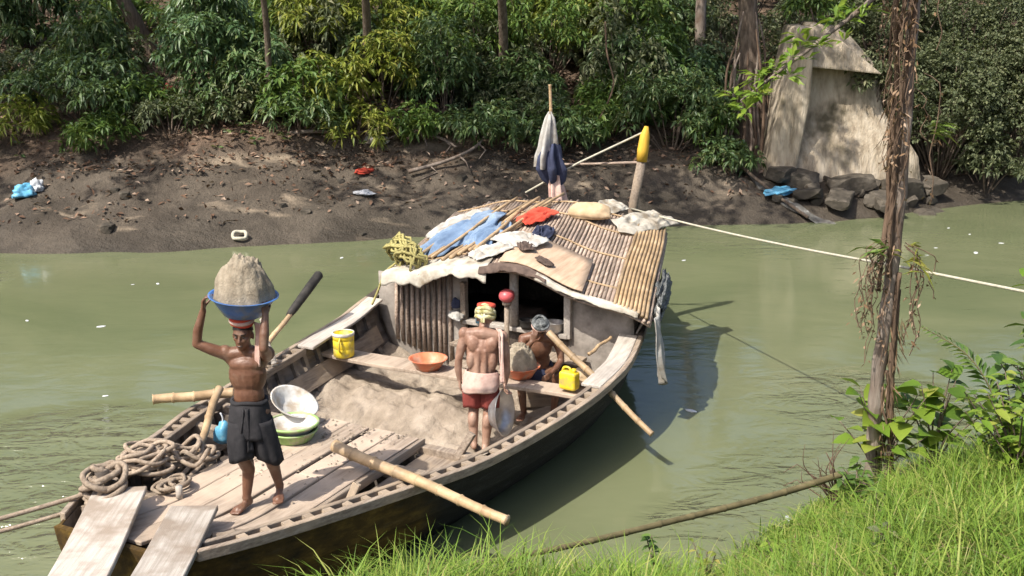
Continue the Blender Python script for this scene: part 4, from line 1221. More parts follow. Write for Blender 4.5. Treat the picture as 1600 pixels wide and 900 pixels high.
# gangplanks to the near shore
def gang(a, b, w, label):
    a = Vector(a); b = Vector(b)
    d = (b - a); side = d.cross(Vector((0, 0, 1))).normalized() * w / 2; up = Vector((0, 0, .045))
    m = MB()
    def fn(s, k):
        p = d * s + Vector((0, 0, -.05 * 4 * s * (1 - s)))
        return p + [side, side + up, -side + up, -side][int(round(k * 4)) % 4] * (1 + .0 * s) + Vector((0, 0, .004 * math.sin(s * 17)))
    m.grid(fn, 16, 4, True); m.f.append((0, 1, 2, 3)); m.f.append((63, 62, 61, 60))
    o = m.build('gangplank', 'wood_gang', None, False, a); bev(o, .006, 1)
    return tag(o, label, 'gangplank', 'gangplanks from bow to shore')
gang((-3.06, 8.30, 1.02), (-2.66, 4.9, 1.12), .40, 'pale grey gangplank at the left, beside the mooring ropes')
gang((-2.42, 8.05, .985), (-2.32, 4.9, 1.12), .36, 'sandy gangplank leading off the foredeck, the right one of two')

# basins and bowls
def basin_prof(r, h, rb, lip=.02, th=.008):
    return [(.001, 0), (rb, 0), (rb + (r - rb) * .45, h * .4), (r, h), (r + lip, h + .004), (r + lip, h - .01 + .012), (r - th, h), (rb + (r - rb) * .45 - th, h * .42), (rb - th, th), (.001, th)]
def basin(name, label, loc, r, h, rb, mat, rot=(0, 0, 0), cat='basin', wob=.01, rim=None):
    m = MB(); m.lathe(basin_prof(r, h, rb), 32, wob=wob)
    if rim is None:
        return tag(m.build(name, mat, None, True, loc, rot), label, cat)
    t = thing(name, label, cat, loc, rot)
    m.build('bowl', mat, t, True)
    m2 = MB(); m2.tube([((r + .018) * math.cos(a), (r + .018) * math.sin(a), h + .002) for a in np.linspace(0, 2 * math.pi, 33)], .014, 6, False)
    m2.build('rim', rim, t, True)
    return t
def mound(name, label, loc, r, h, seed, mat='sand_load', skew=(0, 0)):
    m = MB()
    def fn(a, b):
        an = 2 * math.pi * b; rr = r * a
        z = h * (1 - a ** 2.3) ** .62
        n = 1 + .13 * mn.noise(Vector((math.cos(an) * a * 2.5 + seed, math.sin(an) * a * 2.5, seed))) + .06 * mn.noise(Vector((math.cos(an) * a * 9, math.sin(an) * a * 9 + seed, 0)))
        lump = .055 * mn.turbulence(Vector((math.cos(an) * a * 5 + seed, math.sin(an) * a * 5, 1)), 3, True) * min(1, 3 * (1 - a))
        return (rr * math.cos(an) * n + skew[0] * z, rr * math.sin(an) * n + skew[1] * z, z * n + lump)
    m.grid(fn, 30, 56, True)
    m.lathe([(.001, -.03), (r * .9, -.03), (r * 1.0, .0)], 56)
    return tag(m.build(name, mat, None, True, loc), label, 'sand pile')

basin('basin', 'orange plastic basin empty on the thwart', B(1.16, .34, .66), .20, .12, .13, 'plastic_orange')
basin('basin', 'orange plastic basin heaped with sand in front of the seated man', B(1.36, -.72, .672), .20, .12, .13, 'plastic_orange')
mound('sand_mound', 'grey sand heaped in the orange basin before the seated man', B(1.36, -.72, .775), .178, .25, 3)
basin('enamel_bowl', 'dull white enamel bowl tilted behind the load carrier', B(-1.22, .42, .96), .215, .11, .12, 'enamel', (R(24), R(16), .5), 'bowl', .015)
t = basin('basin', 'green rimmed white basin under the tilted enamel bowl', B(-1.50, .18, .885), .215, .09, .15, 'enamel', (0, 0, 0), 'basin', .01, 'plastic_green')
t = thing('green_basket', 'light green ribbed plastic basket at the bottom of the basin stack', 'basket', B(-1.50, .18, .82), (0, 0, 0))
m = MB()
def gb(a, b):
    an = 2 * math.pi * b; r = (.17 + .05 * a) * (1 + .012 * math.cos(28 * an)); return (r * math.cos(an), r * math.sin(an), .095 * a)
m.grid(gb, 6, 112, True); m.lathe([(.001, .003), (.17, .003)], 112)
m.build('wall', 'plastic_green', t, True)
m = MB(); m.tube([(.222 * math.cos(a), .222 * math.sin(a), .095) for a in np.linspace(0, 2 * math.pi, 33)], .010, 6, False); m.build('rim', 'plastic_green', t, True)

# yellow can standing on the thwart end, cut open; yellow jerrycan at the near side
t = thing('yellow_canister', 'yellow plastic canister with cut open top at the far end of the thwart', 'canister', B(1.06, 1.42, .672))
m = MB(); m.lathe([(.001, 0), (.10, 0), (.115, .012), (.118, .1), (.115, .105), (.118, .11), (.118, .20), (.113, .205), (.118, .21), (.12, .29), (.112, .29), (.108, .02), (.001, .02)], 28, wob=.04)
m.build('body', 'plastic_yellow', t, True)
m = MB(); m.lathe([(.121, .255), (.125, .26), (.126, .292), (.115, .295), (.110, .285)], 28, wob=.04); m.build('rim', 'enamel', t, True)
m = MB(); m.tube(spline([(-.02, -.12, .25), (-.03, -.155, .2), (-.03, -.15, .12), (-.02, -.118, .08)], 4), .012, 6); m.build('handle', 'plastic_yellow', t, True)
t = thing('jerrycan', 'small yellow jerrycan standing by the near gunwale', 'jerrycan', B(1.16, -1.40, .70), (0, 0, 1.0))
m = MB(); m.box((0, 0, .10), (.13, .20, .20)); o = m.build('body', 'plastic_yellow', t); bev(o, .03, 3)
m = MB(); m.tube([(0, -.055, .19), (0, -.055, .235)], .026, 10); m.build('cap', 'plastic_yellow', t, True)
m = MB(); m.tube(spline([(0, -.02, .195), (0, 0, .235), (0, .06, .235), (0, .085, .195)], 4), .013, 6); m.build('handle', 'plastic_yellow', t, True)
def lump(name, label, u, v, z, rx, ry, rz, mat, seed, cat='cloth', amp=.45, rotz=None):
    o = link(name, crumple(rx, ry, rz, seed, amp, 3.5), mat, None, B(u, v, z), (0, 0, BTH + (seed if rotz is None else rotz)))
    return tag(o, label, cat)
lump('cloth_heap', 'pinkish tan cloth heaped on the gunwale board behind the jerrycan', 1.42, -1.42, .74, .16, .13, .10, 'cloth_tan', 2)
t = thing('blue_bag', 'small blue and white plastic bag hanging in the bow bay', 'bag', B(-1.62, .93, .62))
link('pouch', crumple(.085, .06, .15, 4, .35, 3, 3, False), 'bag_blue', t, (0, 0, .12))
m = MB(); m.tube(spline([(0, 0, .24), (.02, 0, .30), (0, 0, .36)], 3), .008, 5); m.build('handle', 'bag_white', t, True)

# cooking things in the cabin doorway
m = MB(); m.lathe([(.001, 0), (.09, 0), (.115, .05), (.12, .12), (.13, .125), (.112, .12), (.08, .015), (.001, .01)], 24)
tag(m.build('cooking_pot', 'metal', None, True, B(2.36, -.66, .90)), 'dull aluminium pot on the doorway sill at its near end', 'pot')
m = MB(); m.lathe([(.001, 0), (.08, 0), (.10, .04), (.10, .10), (.11, .105), (.09, .10), (.07, .012), (.001, .01)], 24)
tag(m.build('cooking_pot', 'soot', None, True, B(2.36, -.32, .90)), 'sooty black pot on the doorway sill behind the seated man', 'pot')
m = MB(); m.lathe([(.001, 0), (.05, 0), (.055, .16), (.03, .18), (.03, .2), (.001, .2)], 16)
tag(m.build('water_jug', 'bag_blue', None, True, B(2.30, .30, .90)), 'small blue green jug beside the standing worker, on the sill', 'jug')
t = thing('hand_pump', 'grey pipe hand pump with a red head in front of the cabin doorway', 'pump', B(2.20, -.12, .60), RZ)
m = MB(); m.tube([(0, 0, -.3), (0, 0, .64)], .030, 12); m.tube([(0, 0, .60), (0, 0, .65)], .055, 12); m.build('pipe', 'wood_grey', t, True)
m = MB(); ellipsoid_pts = [(.001, .64), (.06, .645), (.095, .68), (.10, .72), (.085, .76), (.04, .785), (.001, .79)]; m.lathe(ellipsoid_pts, 20, wob=.06); m.build('pump_head', 'plastic_pink', t, True)
lump('white_bundle', 'grey white rolled bundle on the far end of the doorway sill', 2.30, .62, .93, .14, .09, .07, 'cloth_white', 7)
lump('rag', 'dark rag hanging on the wall beside the bamboo slats', 2.33, .64, 1.06, .06, .05, .10, 'cloth_navy', 9)
# inside the dark cabin, seen through the door
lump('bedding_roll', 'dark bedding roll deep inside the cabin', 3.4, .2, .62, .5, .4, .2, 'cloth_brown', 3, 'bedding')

# ------------------------------------------------------------------ on the cabin roof
def on_roof(u, t, l=0.0):
    p = roof_p(u, t, l); return (p.x, p.y, p.z)
# plywood sheet
m = MB()
def ply(a, b):
    u = 2.08 + .85 * a; t = .24 + .30 * b
    p = roof_p(u, t, .06); return p
m.grid(lambda a, b: ply(a, b) + Vector((0, 0, .0)), 6, 10)
o = m.build('plywood_sheet', 'plywood', None, True, BC, RZ); md = o.modifiers.new('thick', 'SOLIDIFY'); md.thickness = .018; md.offset = 1
tag(o, 'light brown plywood sheet at the front of the cabin roof', 'board')
def roof_lump(name, label, u, t, rx, ry, rz, mat, seed, cat='cloth', lift=.05, amp=.45, rotz=0):
    if cat in ('cloth', 'tarpaulin'):
        p = roof_p(u, t, lift + .01)
        du = roof_p(u + .1, t) - roof_p(u - .1, t); dt = roof_p(u, min(1, t + .05)) - roof_p(u, max(0, t - .05))
        n = du.cross(dt).normalized()
        if n.z < 0: n = -n
        o = sheet(rx * 1.15, ry * 1.25, rz * .95, seed).build(name, mat, None, True, B(*p))
        o.rotation_euler = (Matrix.Rotation(BTH, 3, 'Z') @ n.to_track_quat('Z', 'X').to_matrix() @ Matrix.Rotation(rotz, 3, 'Z')).to_euler()
        md = o.modifiers.new('thick', 'SOLIDIFY'); md.thickness = .005
        return tag(o, label, cat)
    p = on_roof(u, t, lift); return lump(name, label, p[0], p[1], p[2], rx, ry, rz, mat, seed, cat, amp, rotz)
roof_lump('rag', 'dark brown rag on the plywood sheet, the left one', 2.48, .47, .12, .08, .05, 'cloth_brown', 1, lift=.10)
roof_lump('rag', 'dark reddish rag on the plywood sheet, the right one', 2.30, .39, .10, .06, .04, 'cloth_brown', 5, lift=.09)
roof_lump('cloth_heap', 'white cloth bundle at the left of the plywood sheet', 2.42, .60, .22, .18, .12, 'cloth_white', 11)
roof_lump('cloth_heap', 'rumpled white shirt lying behind the plywood sheet', 2.80, .52, .36, .18, .10, 'cloth_white', 12, rotz=1.9)
roof_lump('cloth_heap', 'long faded blue and white tarpaulin bundle on the far side of the roof', 3.2, .80, .62, .28, .15, 'cloth_blue', 13, 'tarpaulin', rotz=.5)
roof_lump('cloth_heap', 'second blue bundle beside the bamboo poles', 3.1, .67, .42, .18, .13, 'cloth_blue', 14, 'tarpaulin', rotz=.8)
roof_lump('cloth_heap', 'white plastic sheet crumpled over the far roof edge', 3.6, .84, .42, .26, .14, 'cloth_white', 15, 'tarpaulin', rotz=.4)
roof_lump('cloth_roll', 'dark navy rolled cloth in the middle of the roof', 3.12, .455, .30, .10, .09, 'cloth_navy', 16, rotz=-.6)
roof_lump('cloth_heap', 'bright red cloth near the top of the roof', 3.78, .52, .24, .16, .11, 'cloth_red', 17)
roof_lump('stuffed_sack', 'plump tan sack lying at the back of the roof', 4.22, .32, .30, .17, .17, 'cloth_tan', 18, 'sack', .08, .16, rotz=-1.3)
roof_lump('tarp_edge', 'torn white plastic bunched at the rear near corner of the roof', 4.60, .10, .20, .42, .09, 'tarp_white', 19, 'tarpaulin', .03, .6)
roof_lump('tarp_edge', 'torn white plastic behind the tan sack', 4.66, .28, .16, .30, .08, 'tarp_white', 20, 'tarpaulin', .03, .6)
# bamboo poles stacked on the far half of the roof
rd = random.Random(9)
specs = [(2.25, .78, 4.5, .60), (2.30, .72, 4.55, .57), (2.22, .82, 4.4, .66), (2.5, .70, 4.6, .52), (2.2, .86, 4.1, .72), (2.35, .66, 3.9, .60), (2.28, .75, 3.6, .66), (3.0, .62, 4.75, .47), (2.24, .90, 3.5, .84), (2.4, .68, 4.3, .50)]
for i, (u0, t0, u1, t1) in enumerate(specs):
    a = Vector(on_roof(u0, t0, .07 + .012 * (i % 3))); b = Vector(on_roof(u1, t1, .10 + .022 * (i % 4)))
    # bow the pole so that it lies on the arch
    m = MB(); n = 9
    pts = [roof_p(u0 + (u1 - u0) * k / n, t0 + (t1 - t0) * k / n, .07 + .03 * (i % 3)) - a for k in range(n + 1)]
    rr = rd.uniform(.018, .028)
    m.tube(pts, [rr * (1.1 if k % 2 else .95) for k in range(n + 1)], 8)
    o = m.build('bamboo_pole', 'bamboo', None, True, B(*a), RZ)
    tag(o, 'loose bamboo pole in the bundle on the far half of the cabin roof', 'bamboo pole', 'bamboo poles on the cabin roof')
# rope coils hung at the far front corner
def coil(label, c, r, mat, n=7, seed=1, tilt=1.1):
    rd = random.Random(seed); pts = []
    for k in range(n * 16):
        a = 2 * math.pi * k / 16
        rr = r * (1 + .18 * math.sin(k * .37 + seed) + rd.uniform(-.04, .04))
        pts.append((rr * math.cos(a), rr * .8 * math.sin(a), .09 * math.sin(k * .21) + .05 * math.sin(k * 1.7)))
    m = MB(); m.tube(pts, .017, 6)
    o = m.build('rope_coil', mat, None, True, c, (tilt, .2, BTH + .9))
    return tag(o, label, 'rope')
coil('yellow rope coil at the far front corner of the cabin roof, upper', B(*on_roof(2.45, .955, .16)), .25, 'rope_yellow', 11, 2, .9)
coil('yellow rope coil beside the first, nearer the white tarpaulin', B(*on_roof(2.22, .90, .12)), .21, 'rope_yellow', 10, 3, 1.2)
m = MB(); m.tube(spline([on_roof(2.3, .97, .1), (2.12, 1.52, 1.42), (2.08, 1.60, 1.2), (2.02, 1.66, 1.02)], 5), .014, 6)
tag(m.build('rope_end', 'rope_yellow', None, True, BC, RZ), 'yellow rope end dropping from the coils to the gunwale', 'rope')
roof_lump('cloth_heap', 'dark purple cloth stuffed inside the rope coils', 2.42, .93, .12, .10, .09, 'cloth_navy', 21, lift=.1)
# tarpaulins over the front edge
def drape(label, t0, t1, u_in, drop, seed, mat='tarp_white', out=.04):
    m = MB()
    def fn(a, b):
        t = t0 + (t1 - t0) * a
        top = roof_p(RU0 - .02, t, .052)
        if b < .5:
            k = b / .5; p = roof_p(RU0 - .02 + u_in * (1 - k), t,   .052 + .012 * fbm(t * 9, k * 3, seed, 1.5, 3))
        else:
            k = (b - .5) / .5
            d = drop * (1 + .25 * math.sin(t * 23 + seed) + .5 * fbm(t * 14, 0, seed, 1.6, 4))
            p = top + Vector((-.02 - out * math.sin(k * 1.6) - .012 * math.sin(t * 55 + seed) * k, 0, -d * k))
        return p
    m.grid(fn, 40, 14)
    o = m.build('tarpaulin', mat, None, True, BC, RZ); md = o.modifiers.new('thick', 'SOLIDIFY'); md.thickness = .003
    return tag(o, label, 'tarpaulin')
drape('dirty white tarpaulin hanging over the far half of the cabin front', .58, 1.0, .34, .15, 1, out=.03)
drape('torn pale plastic strip along the near half of the cabin front edge', .04, .40, .02, .055, 5, out=.02)
drape('dark torn sacking under the plywood over the doorway', .36, .61, .06, .06, 8, 'cloth_brown')
# cloth and net hung outside the near side of the cabin
m = MB()
def hang(a, b):
    p = roof_p(2.10 + .46 * b, 0.0, .02); w = 1 - .38 * a
    z = p.z - (.62 + .22 * math.sin(b * 2.6 + .3)) * a
    return (2.30 + (p.x - 2.30) * w + .02 * math.sin(a * 7 + b * 3), p.y - .05 - .09 * a + (.02 + .03 * a) * math.sin(b * 15 + a * 2.5), z)
m.grid(hang, 22, 34)
o = m.build('hanging_cloth', 'cloth_white', None, True, BC, RZ); md = o.modifiers.new('thick', 'SOLIDIFY'); md.thickness = .005
tag(o, 'long white cloth hanging down the near side of the cabin over the hull', 'cloth')
o = link('fishing_net', crumple(.85, .09, .24, 31, .6, 7, 5, False), 'cloth_grey', None, B(3.25, -1.66, 1.22), (0, 0, BTH + .27))
tag(o, 'dark grey fishing net bunched along the near side of the cabin roof', 'net')

# pole with hung cloths at the back of the roof
t = thing('cloth_pole', 'upright bamboo stick at the back of the roof with cloths tied to it', 'pole', B(4.95, .55, 1.2), RZ)
bamboo_mb((0, 0, 0), (.03, .10, 2.32), .03, .022, 7).build('stick', 'bamboo', t, True)
def loose(name, label, levels, mat, loc, seed, folds=5):
    m = folded(levels, seed, folds); o = m.build(name, mat, None, True, loc, RZ)
    return tag(o, label, 'cloth')
pb_ = B(4.95, .55, 1.2)
loose('hanging_cloth', 'grey white cloth knotted at the top of the cloth pole', [(1.94, 0, .08, .02), (1.86, 0, .08, .06), (1.6, -.02, .10, .11), (1.36, -.03, .12, .15), (1.2, -.03, .13, .14)], 'cloth_white', pb_, 2, 4)
loose('hanging_cloth', 'dark navy cloth tied to the cloth pole below the white one', [(1.52, .0, .04, .10), (1.35, -.02, .05, .16), (1.18, 0, .03, .19), (1.02, .02, .02, .14), (.92, .02, .0, .06)], 'cloth_navy', pb_, 3, 5)
loose('hanging_cloth', 'long pale pink cloth trailing from the cloth pole onto the sack', [(1.08, .0, -.01, .08), (.9, .0, -.03, .10), (.65, .0, -.06, .13), (.45, -.05, -.10, .15), (.36, -.08, -.10, .14)], 'cloth_pink', pb_, 4, 6)
# boom and stay at the stern post
pole('stick', 'thin horizontal stick lashed to the yellow tipped stern post', (5.70, -.50, 2.43), (5.35, .95, 2.34), .022, .016, 'bamboo_old', 5, 'stick')
m = MB(); m.tube([B(5.73, -.47, 2.86), B(5.3, .35, 2.42), B(4.95, 1.0, 2.0)], .015, 6)
tag(m.build('stay_rope', 'rope_pale', None, True), 'taut line slanting from the top of the stern post to the roof', 'rope')
# long line from the stern to the near shore
S = B(5.60, -.34, 1.78); T = Vector((3.49, 10.30, 2.36)); E_ = Vector((4.95, 5.6, 2.9))
pts = [S.lerp(T, k / 10) + Vector((0, 0, -.12 * 4 * (k / 10) * (1 - k / 10) * .35)) for k in range(11)] + [T.lerp(E_, k / 6) for k in range(1, 7)]
m = MB(); m.tube(pts, .013, 6)
tag(m.build('mooring_line', 'rope_pale', None, True), 'long pale mooring line stretched from the stern past the vine covered tree', 'rope')
m = MB(); m.tube([(4.95, 5.6, ground(4.95, 5.6) - .3), (4.97, 5.58, 3.0)], [.05, .045], 8)
tag(m.build('mooring_stake', 'bark', None, True), 'wooden stake in the near bank holding the mooring line', 'stake')

# ------------------------------------------------------------------ ropes at the bow
def rope_pile(label, c, r, n, seed, rad=.016, zs=.10, mat='rope'):
    rd = random.Random(seed); P = []
    cx = cy = 0.; q = r * .8
    for k in range(int(n * 2.6)):
        if k % 7 == 0: cx, cy, q = rd.uniform(-.45, .45) * r, rd.uniform(-.4, .4) * r, r * rd.uniform(.35, .8)
        a = k * .95 * (1 if seed % 2 else -1)
        P.append((cx + q * math.cos(a) + rd.uniform(-.02, .02), cy + q * math.sin(a) * .8, rad + zs * (.5 + .5 * math.sin(k * .53 + seed)) * rd.uniform(.7, 1)))
    m = MB(); m.tube(spline(P, 7), rad, 6)
    return tag(m.build('rope_pile', mat, None, True, c, RZ), label, 'rope')
rope_pile('tangled brown mooring rope around the wooden prop in the bow bay', B(-2.40, .66, .62), .34, 34, 4, .021, .34)
rope_pile('loose brown rope loops over the far bow gunwale', B(-2.75, .78, .90), .30, 22, 6, .020, .18)
rope_pile('heavy rope wound round the bow bitt at the left end', B(-3.42, .52, .98), .20, 26, 8, .024, .22)
rope_pile('small rope coil on the deck beside the pale peg', B(-2.85, .38, .83), .17, 12, 11, .017, .06)
m = MB(); m.tube([(-3.44, .50, .7), (-3.45, .52, 1.2)], .055, 10); m.build('bow_bitt', 'wood_dark', boat, True)
m = MB(); m.tube([(-2.75, .76, .6), (-2.74, .80, 1.06)], [.05, .045], 9); m.build('bow_bitt', 'wood_dark', boat, True)
m = MB(); m.tube([(-2.95, .22, .80), (-2.95, .22, .93)], [.03, .028], 8); m.build('deck_peg', 'wood_pale', boat, True)
m = MB(); m.tube(spline([B(-3.0, .75, .97), B(-2.7, .72, .95), B(-2.3, .60, .86), B(-2.0, .66, .78), B(-1.9, .75, .6)], 6), .017, 6)
tag(m.build('slack_rope', 'rope', None, True), 'slack rope slung between the bow bitts and the rope tangle', 'rope')
for i, (a, b, lab) in enumerate([((-3.45, .52, 1.05), (-5.6, 8.2, 1.05), 'upper mooring rope running off the bow to the left'), ((-3.45, .52, .95), (-5.6, 8.1, .95), 'lower mooring rope running off the bow to the left')]):
    p0 = B(*a); p1 = Vector((-4.6, 7.55 - .02 * i, .92 - .03 * i)); p2 = Vector((-7.5, 6.3, .75))
    m = MB(); m.tube(spline([p0, p0.lerp(p1, .5) + Vector((0, 0, -.02 - .03 * i)), p1, p2], 6), .019, 6)
    tag(m.build('mooring_rope', 'rope', None, True), lab, 'rope')
lump('rag', 'orange brown rag knotted on the mooring rope at the bow', -3.5, .62, 1.06, .08, .06, .05, 'cloth_tan', 3)
# odd timbers on the near bow ledge
for i, (a, b, r, lab) in enumerate([((-3.35, -.72, .86), (-2.6, -1.0, .80), .03, 'short timber lying on the near bow ledge, front'), ((-3.2, -.83, .84), (-2.3, -1.13, .78), .022, 'thin stick lying along the near bow rail'), ((-3.5, -.60, .90), (-3.2, -.78, .86), .05, 'chunky timber block at the near bow corner')]):
    pole('loose_timber', lab, a, b, r, r * .9, 'wood_grey', 2, 'timber')
# ------------------------------------------------------------------ people
def capsule(m, p0, r0, p1, r1, seg=14):
    p0 = Vector(p0); p1 = Vector(p1); d = (p1 - p0); L = d.length; d = d.normalized() if L > 1e-6 else Vector((0, 0, 1))
    pts = []; rad = []
    for k in range(5):
        a = math.pi / 2 * (1 - k / 4.0); pts.append(p0 - d * r0 * math.sin(a)); rad.append(max(.0008, r0 * math.cos(a)))
    for k in range(5):
        a = math.pi / 2 * (k / 4.0); pts.append(p1 + d * r1 * math.sin(a)); rad.append(max(.0008, r1 * math.cos(a)))
    m.tube(pts, rad, seg)
def ellipsoid(m, c, r, rot=None, seg=16):
    c = Vector(c)
    def fn(a, b):
        ph = math.pi * (.001 + .998 * a); th = 2 * math.pi * b
        p = Vector((r[0] * math.sin(ph) * math.cos(th), r[1] * math.sin(ph) * math.sin(th), r[2] * math.cos(ph)))
        return c + (rot @ p if rot is not None else p)
    o = len(m.v); m.grid(fn, 12, seg, True)
    m.f.append(tuple(o + k for k in range(seg))); m.f.append(tuple(o + 11 * seg + k for k in range(seg))[::-1])
def limb(m, pts, rads):
    for i in range(len(pts) - 1):
        capsule(m, pts[i], rads[i], pts[i + 1], rads[i + 1])
def frame(fwd, up):
    f = Vector(fwd).normalized(); s = f.cross(Vector(up)).normalized(); u = s.cross(f)
    return Matrix((s, f, u)).transposed()          # columns: right, forward, up
def hand(m, wrist, fwd, palm_n, side, curl=.6, size=1.0, spread=.12):
    """wrist point, direction of the fingers, normal of the palm (towards what it holds), thumb side +1/-1"""
    w = Vector(wrist); f = Vector(fwd).normalized(); n = (Vector(palm_n) - f * Vector(palm_n).dot(f)).normalized(); s = f.cross(n).normalized() * side
    k = size
    for j, o in enumerate((-.027, -.009, .009, .026)):
        base = w + f * .085 * k + s * o * k
        capsule(m, w + s * o * .55 * k + f * .01, .015 * k, base, .0125 * k, 8)
        ln = (.058, .072, .078, .070)[j] * k
        a1 = curl * .8; a2 = curl * 1.7
        d1 = (f * math.cos(a1) + n * math.sin(a1) + s * o * spread * 20).normalized(); d2 = (f * math.cos(a2) + n * math.sin(a2)).normalized()
        q = base + d1 * ln * .55
        capsule(m, base, .0105 * k, q, .0098 * k, 8); capsule(m, q, .0098 * k, q + d2 * ln * .55, .0085 * k, 8)
    tb = w + f * .025 * k + s * .03 * k
    td = (f * .55 + s * .75 + n * .35).normalized(); q = tb + td * .045 * k
    capsule(m, w + s * .01, .016 * k, tb, .0145 * k, 8); capsule(m, tb, .0135 * k, q, .0115 * k, 8)
    td2 = (f * .8 + s * .2 + n * .6).normalized(); capsule(m, q, .0115 * k, q + td2 * .035 * k, .0095 * k, 8)
def foot(m, ankle, fwd, size=1.0, pitch=0.0):
    a = Vector(ankle); f = Vector((fwd[0], fwd[1], 0)).normalized(); s = f.cross(Vector((0, 0, 1)))
    dn = Vector((0, 0, -1)); k = size
    heel = a + dn * .045 * k - f * .03 * k; ball = a + f * (.12 * k) + dn * (.055 + pitch) * k
    capsule(m, a, .038 * k, heel, .032 * k); capsule(m, heel, .03 * k, ball, .028 * k)
    for j, o in enumerate((-.033, -.017, 0, .016, .032)):
        b = ball + s * o * k; capsule(m, heel.lerp(ball, .6) + s * o * .6 * k, .02 * k, b, .017 * k, 8); capsule(m, b, .0135 * k, b + f * (.055 - .006 * abs(j - 3)) * k + dn * .012 * k, .011 * k, 8)
def head(m, c, fwd, up=(0, 0, 1), k=1.0):
    Fm = frame(fwd, up); c = Vector(c)
    P = lambda x, y, z: c + Fm @ Vector((x * k, y * k, z * k))
    ellipsoid(m, P(0, -.008, .025), (.073 * k, .09 * k, .092 * k), Fm)
    ellipsoid(m, P(0, .018, -.045), (.056 * k, .066 * k, .072 * k), Fm)
    ellipsoid(m, P(0, .052, -.092), (.027 * k, .026 * k, .022 * k), Fm, 10)       # chin
    for s in (-1, 1):
        ellipsoid(m, P(.038 * s, .048, -.018), (.024 * k, .026 * k, .02 * k), Fm, 10)   # cheekbone
        capsule(m, P(.012 * s, .078, .022), .011 * k, P(.045 * s, .062, .024), .010 * k, 8)  # brow
        ellipsoid(m, P(.076 * s, -.012, -.012), (.010 * k, .02 * k, .032 * k), Fm, 10)  # ear
        ellipsoid(m, P(.013 * s, .086, -.034), (.009 * k, .011 * k, .008 * k), Fm, 8)   # nostril
    capsule(m, P(0, .08, .012), .008 * k, P(0, .10, -.03), .0115 * k, 8)           # nose
    capsule(m, P(-.016, .080, -.061), .0075 * k, P(.016, .080, -.061), .0075 * k, 8); capsule(m, P(-.013, .079, -.073), .008 * k, P(.013, .079, -.073), .008 * k, 8)
    return P, Fm
def finish_body(m, parent, voxel=.0075, smooth=5, mat='skin'):
    me = m.mesh('body'); o = bpy.data.objects.new('tmp', me); COL.objects.link(o)
    r = o.modifiers.new('r', 'REMESH'); r.mode = 'VOXEL'; r.voxel_size = voxel; r.use_smooth_shade = True
    s = o.modifiers.new('s', 'SMOOTH'); s.factor = .5; s.iterations = smooth
    dg = bpy.context.evaluated_depsgraph_get(); dg.update()
    nm = bpy.data.meshes.new_from_object(o.evaluated_get(dg)); nm.name = 'body'
    bpy.data.objects.remove(o)
    nm.polygons.foreach_set('use_smooth', [True] * len(nm.polygons))
    return link('body', nm, mat, parent)
def face_bits(parent, P, k=1.0):
    for s in (-1, 1):
        m = MB(); ellipsoid(m, P(.030 * s, .074, .004), (.012 * k, .008 * k, .006 * k), None, 10); m.build('eye', 'eye', parent, True)
        m = MB(); capsule(m, P(.016 * s, .089, .026), .0045 * k, P(.046 * s, .072, .027), .004 * k, 6); m.build('eyebrow', 'hair', parent, True)
    m = MB(); capsule(m, P(-.018, .085, -.067), .003 * k, P(.018, .085, -.067), .003 * k, 6); m.build('mouth_line', 'eye', parent, True)
def garment(name, rings, mat, parent, seed=0, pleat=.02, folds=9, thick=.006, seg=48, nsub=4, shear=0.0):
    """cloth tube through rings (centre, rx, ry)"""
    m = MB(); n = len(rings)
    def fn(a, b):
        f = a * (n - 1); i = min(int(f), n - 2); t = f - i
        c = Vector(rings[i][0]).lerp(Vector(rings[i + 1][0]), t); rx = rings[i][1] * (1 - t) + rings[i + 1][1] * t; ry = rings[i][2] * (1 - t) + rings[i + 1][2] * t
        an = 2 * math.pi * b; w = 1 + pleat * (.3 + a) * (math.sin(folds * an + seed + 2 * a) + .6 * math.sin((folds * 1.7) * an * 1 // 1 + seed * 2)) if False else 1 + pleat * (.3 + a) * (math.sin(folds * an + seed + 2 * a) + .5 * math.sin((folds + 4) * an + seed * 2 - 3 * a))
        return (c.x + rx * w * math.cos(an), c.y + ry * w * math.sin(an), c.z + .008 * math.sin(4 * an + seed) * a + shear * math.cos(an) * a)
    m.grid(fn, (n - 1) * nsub + 1, seg, True)
    o = m.build(name, mat, parent, True); md = o.modifiers.new('thick', 'SOLIDIFY'); md.thickness = thick; md.offset = 1
    return o

# --- load carrier on the foredeck, facing the camera
X1, Y1, Z1 = -2.06, 8.50, .825
man = thing('person', 'bare chested man in black cloth carrying a basin of sand on his head', 'person', (X1, Y1, Z1))
m = MB()
sL, sR = (-.155, .0, 1.265), (.155, .0, 1.255)      # image left / image right shoulder
ellipsoid(m, (0, .0, 1.10), (.150, .098, .17)); ellipsoid(m, (0, .0, .93), (.122, .088, .15)); ellipsoid(m, (0, .01, .82), (.135, .10, .10))
ellipsoid(m, (0, -.03, 1.19), (.135, .062, .07))
limb(m, [sL, (0, .02, 1.27), sR], [.052, .07, .052]); capsule(m, (0, .01, 1.24), .058, (-.01, -.01, 1.36), .048)
capsule(m, (-.15, .0, 1.27), .052, (-.09, .03, 1.20), .07); capsule(m, (.15, .0, 1.26), .052, (.09, .03, 1.2), .07)
# image left arm: out to the side, forearm up to the rim
eL, wL = (-.365, -.05, 1.365), (-.300, -.045, 1.63)
limb(m, [sL, (-.26, -.03, 1.315), eL], [.050, .046, .037]); limb(m, [eL, (-.35, -.05, 1.47), wL], [.036, .038, .026])
hand(m, wL, (.12, .0, 1), (1, .0, .1), 1, .75)
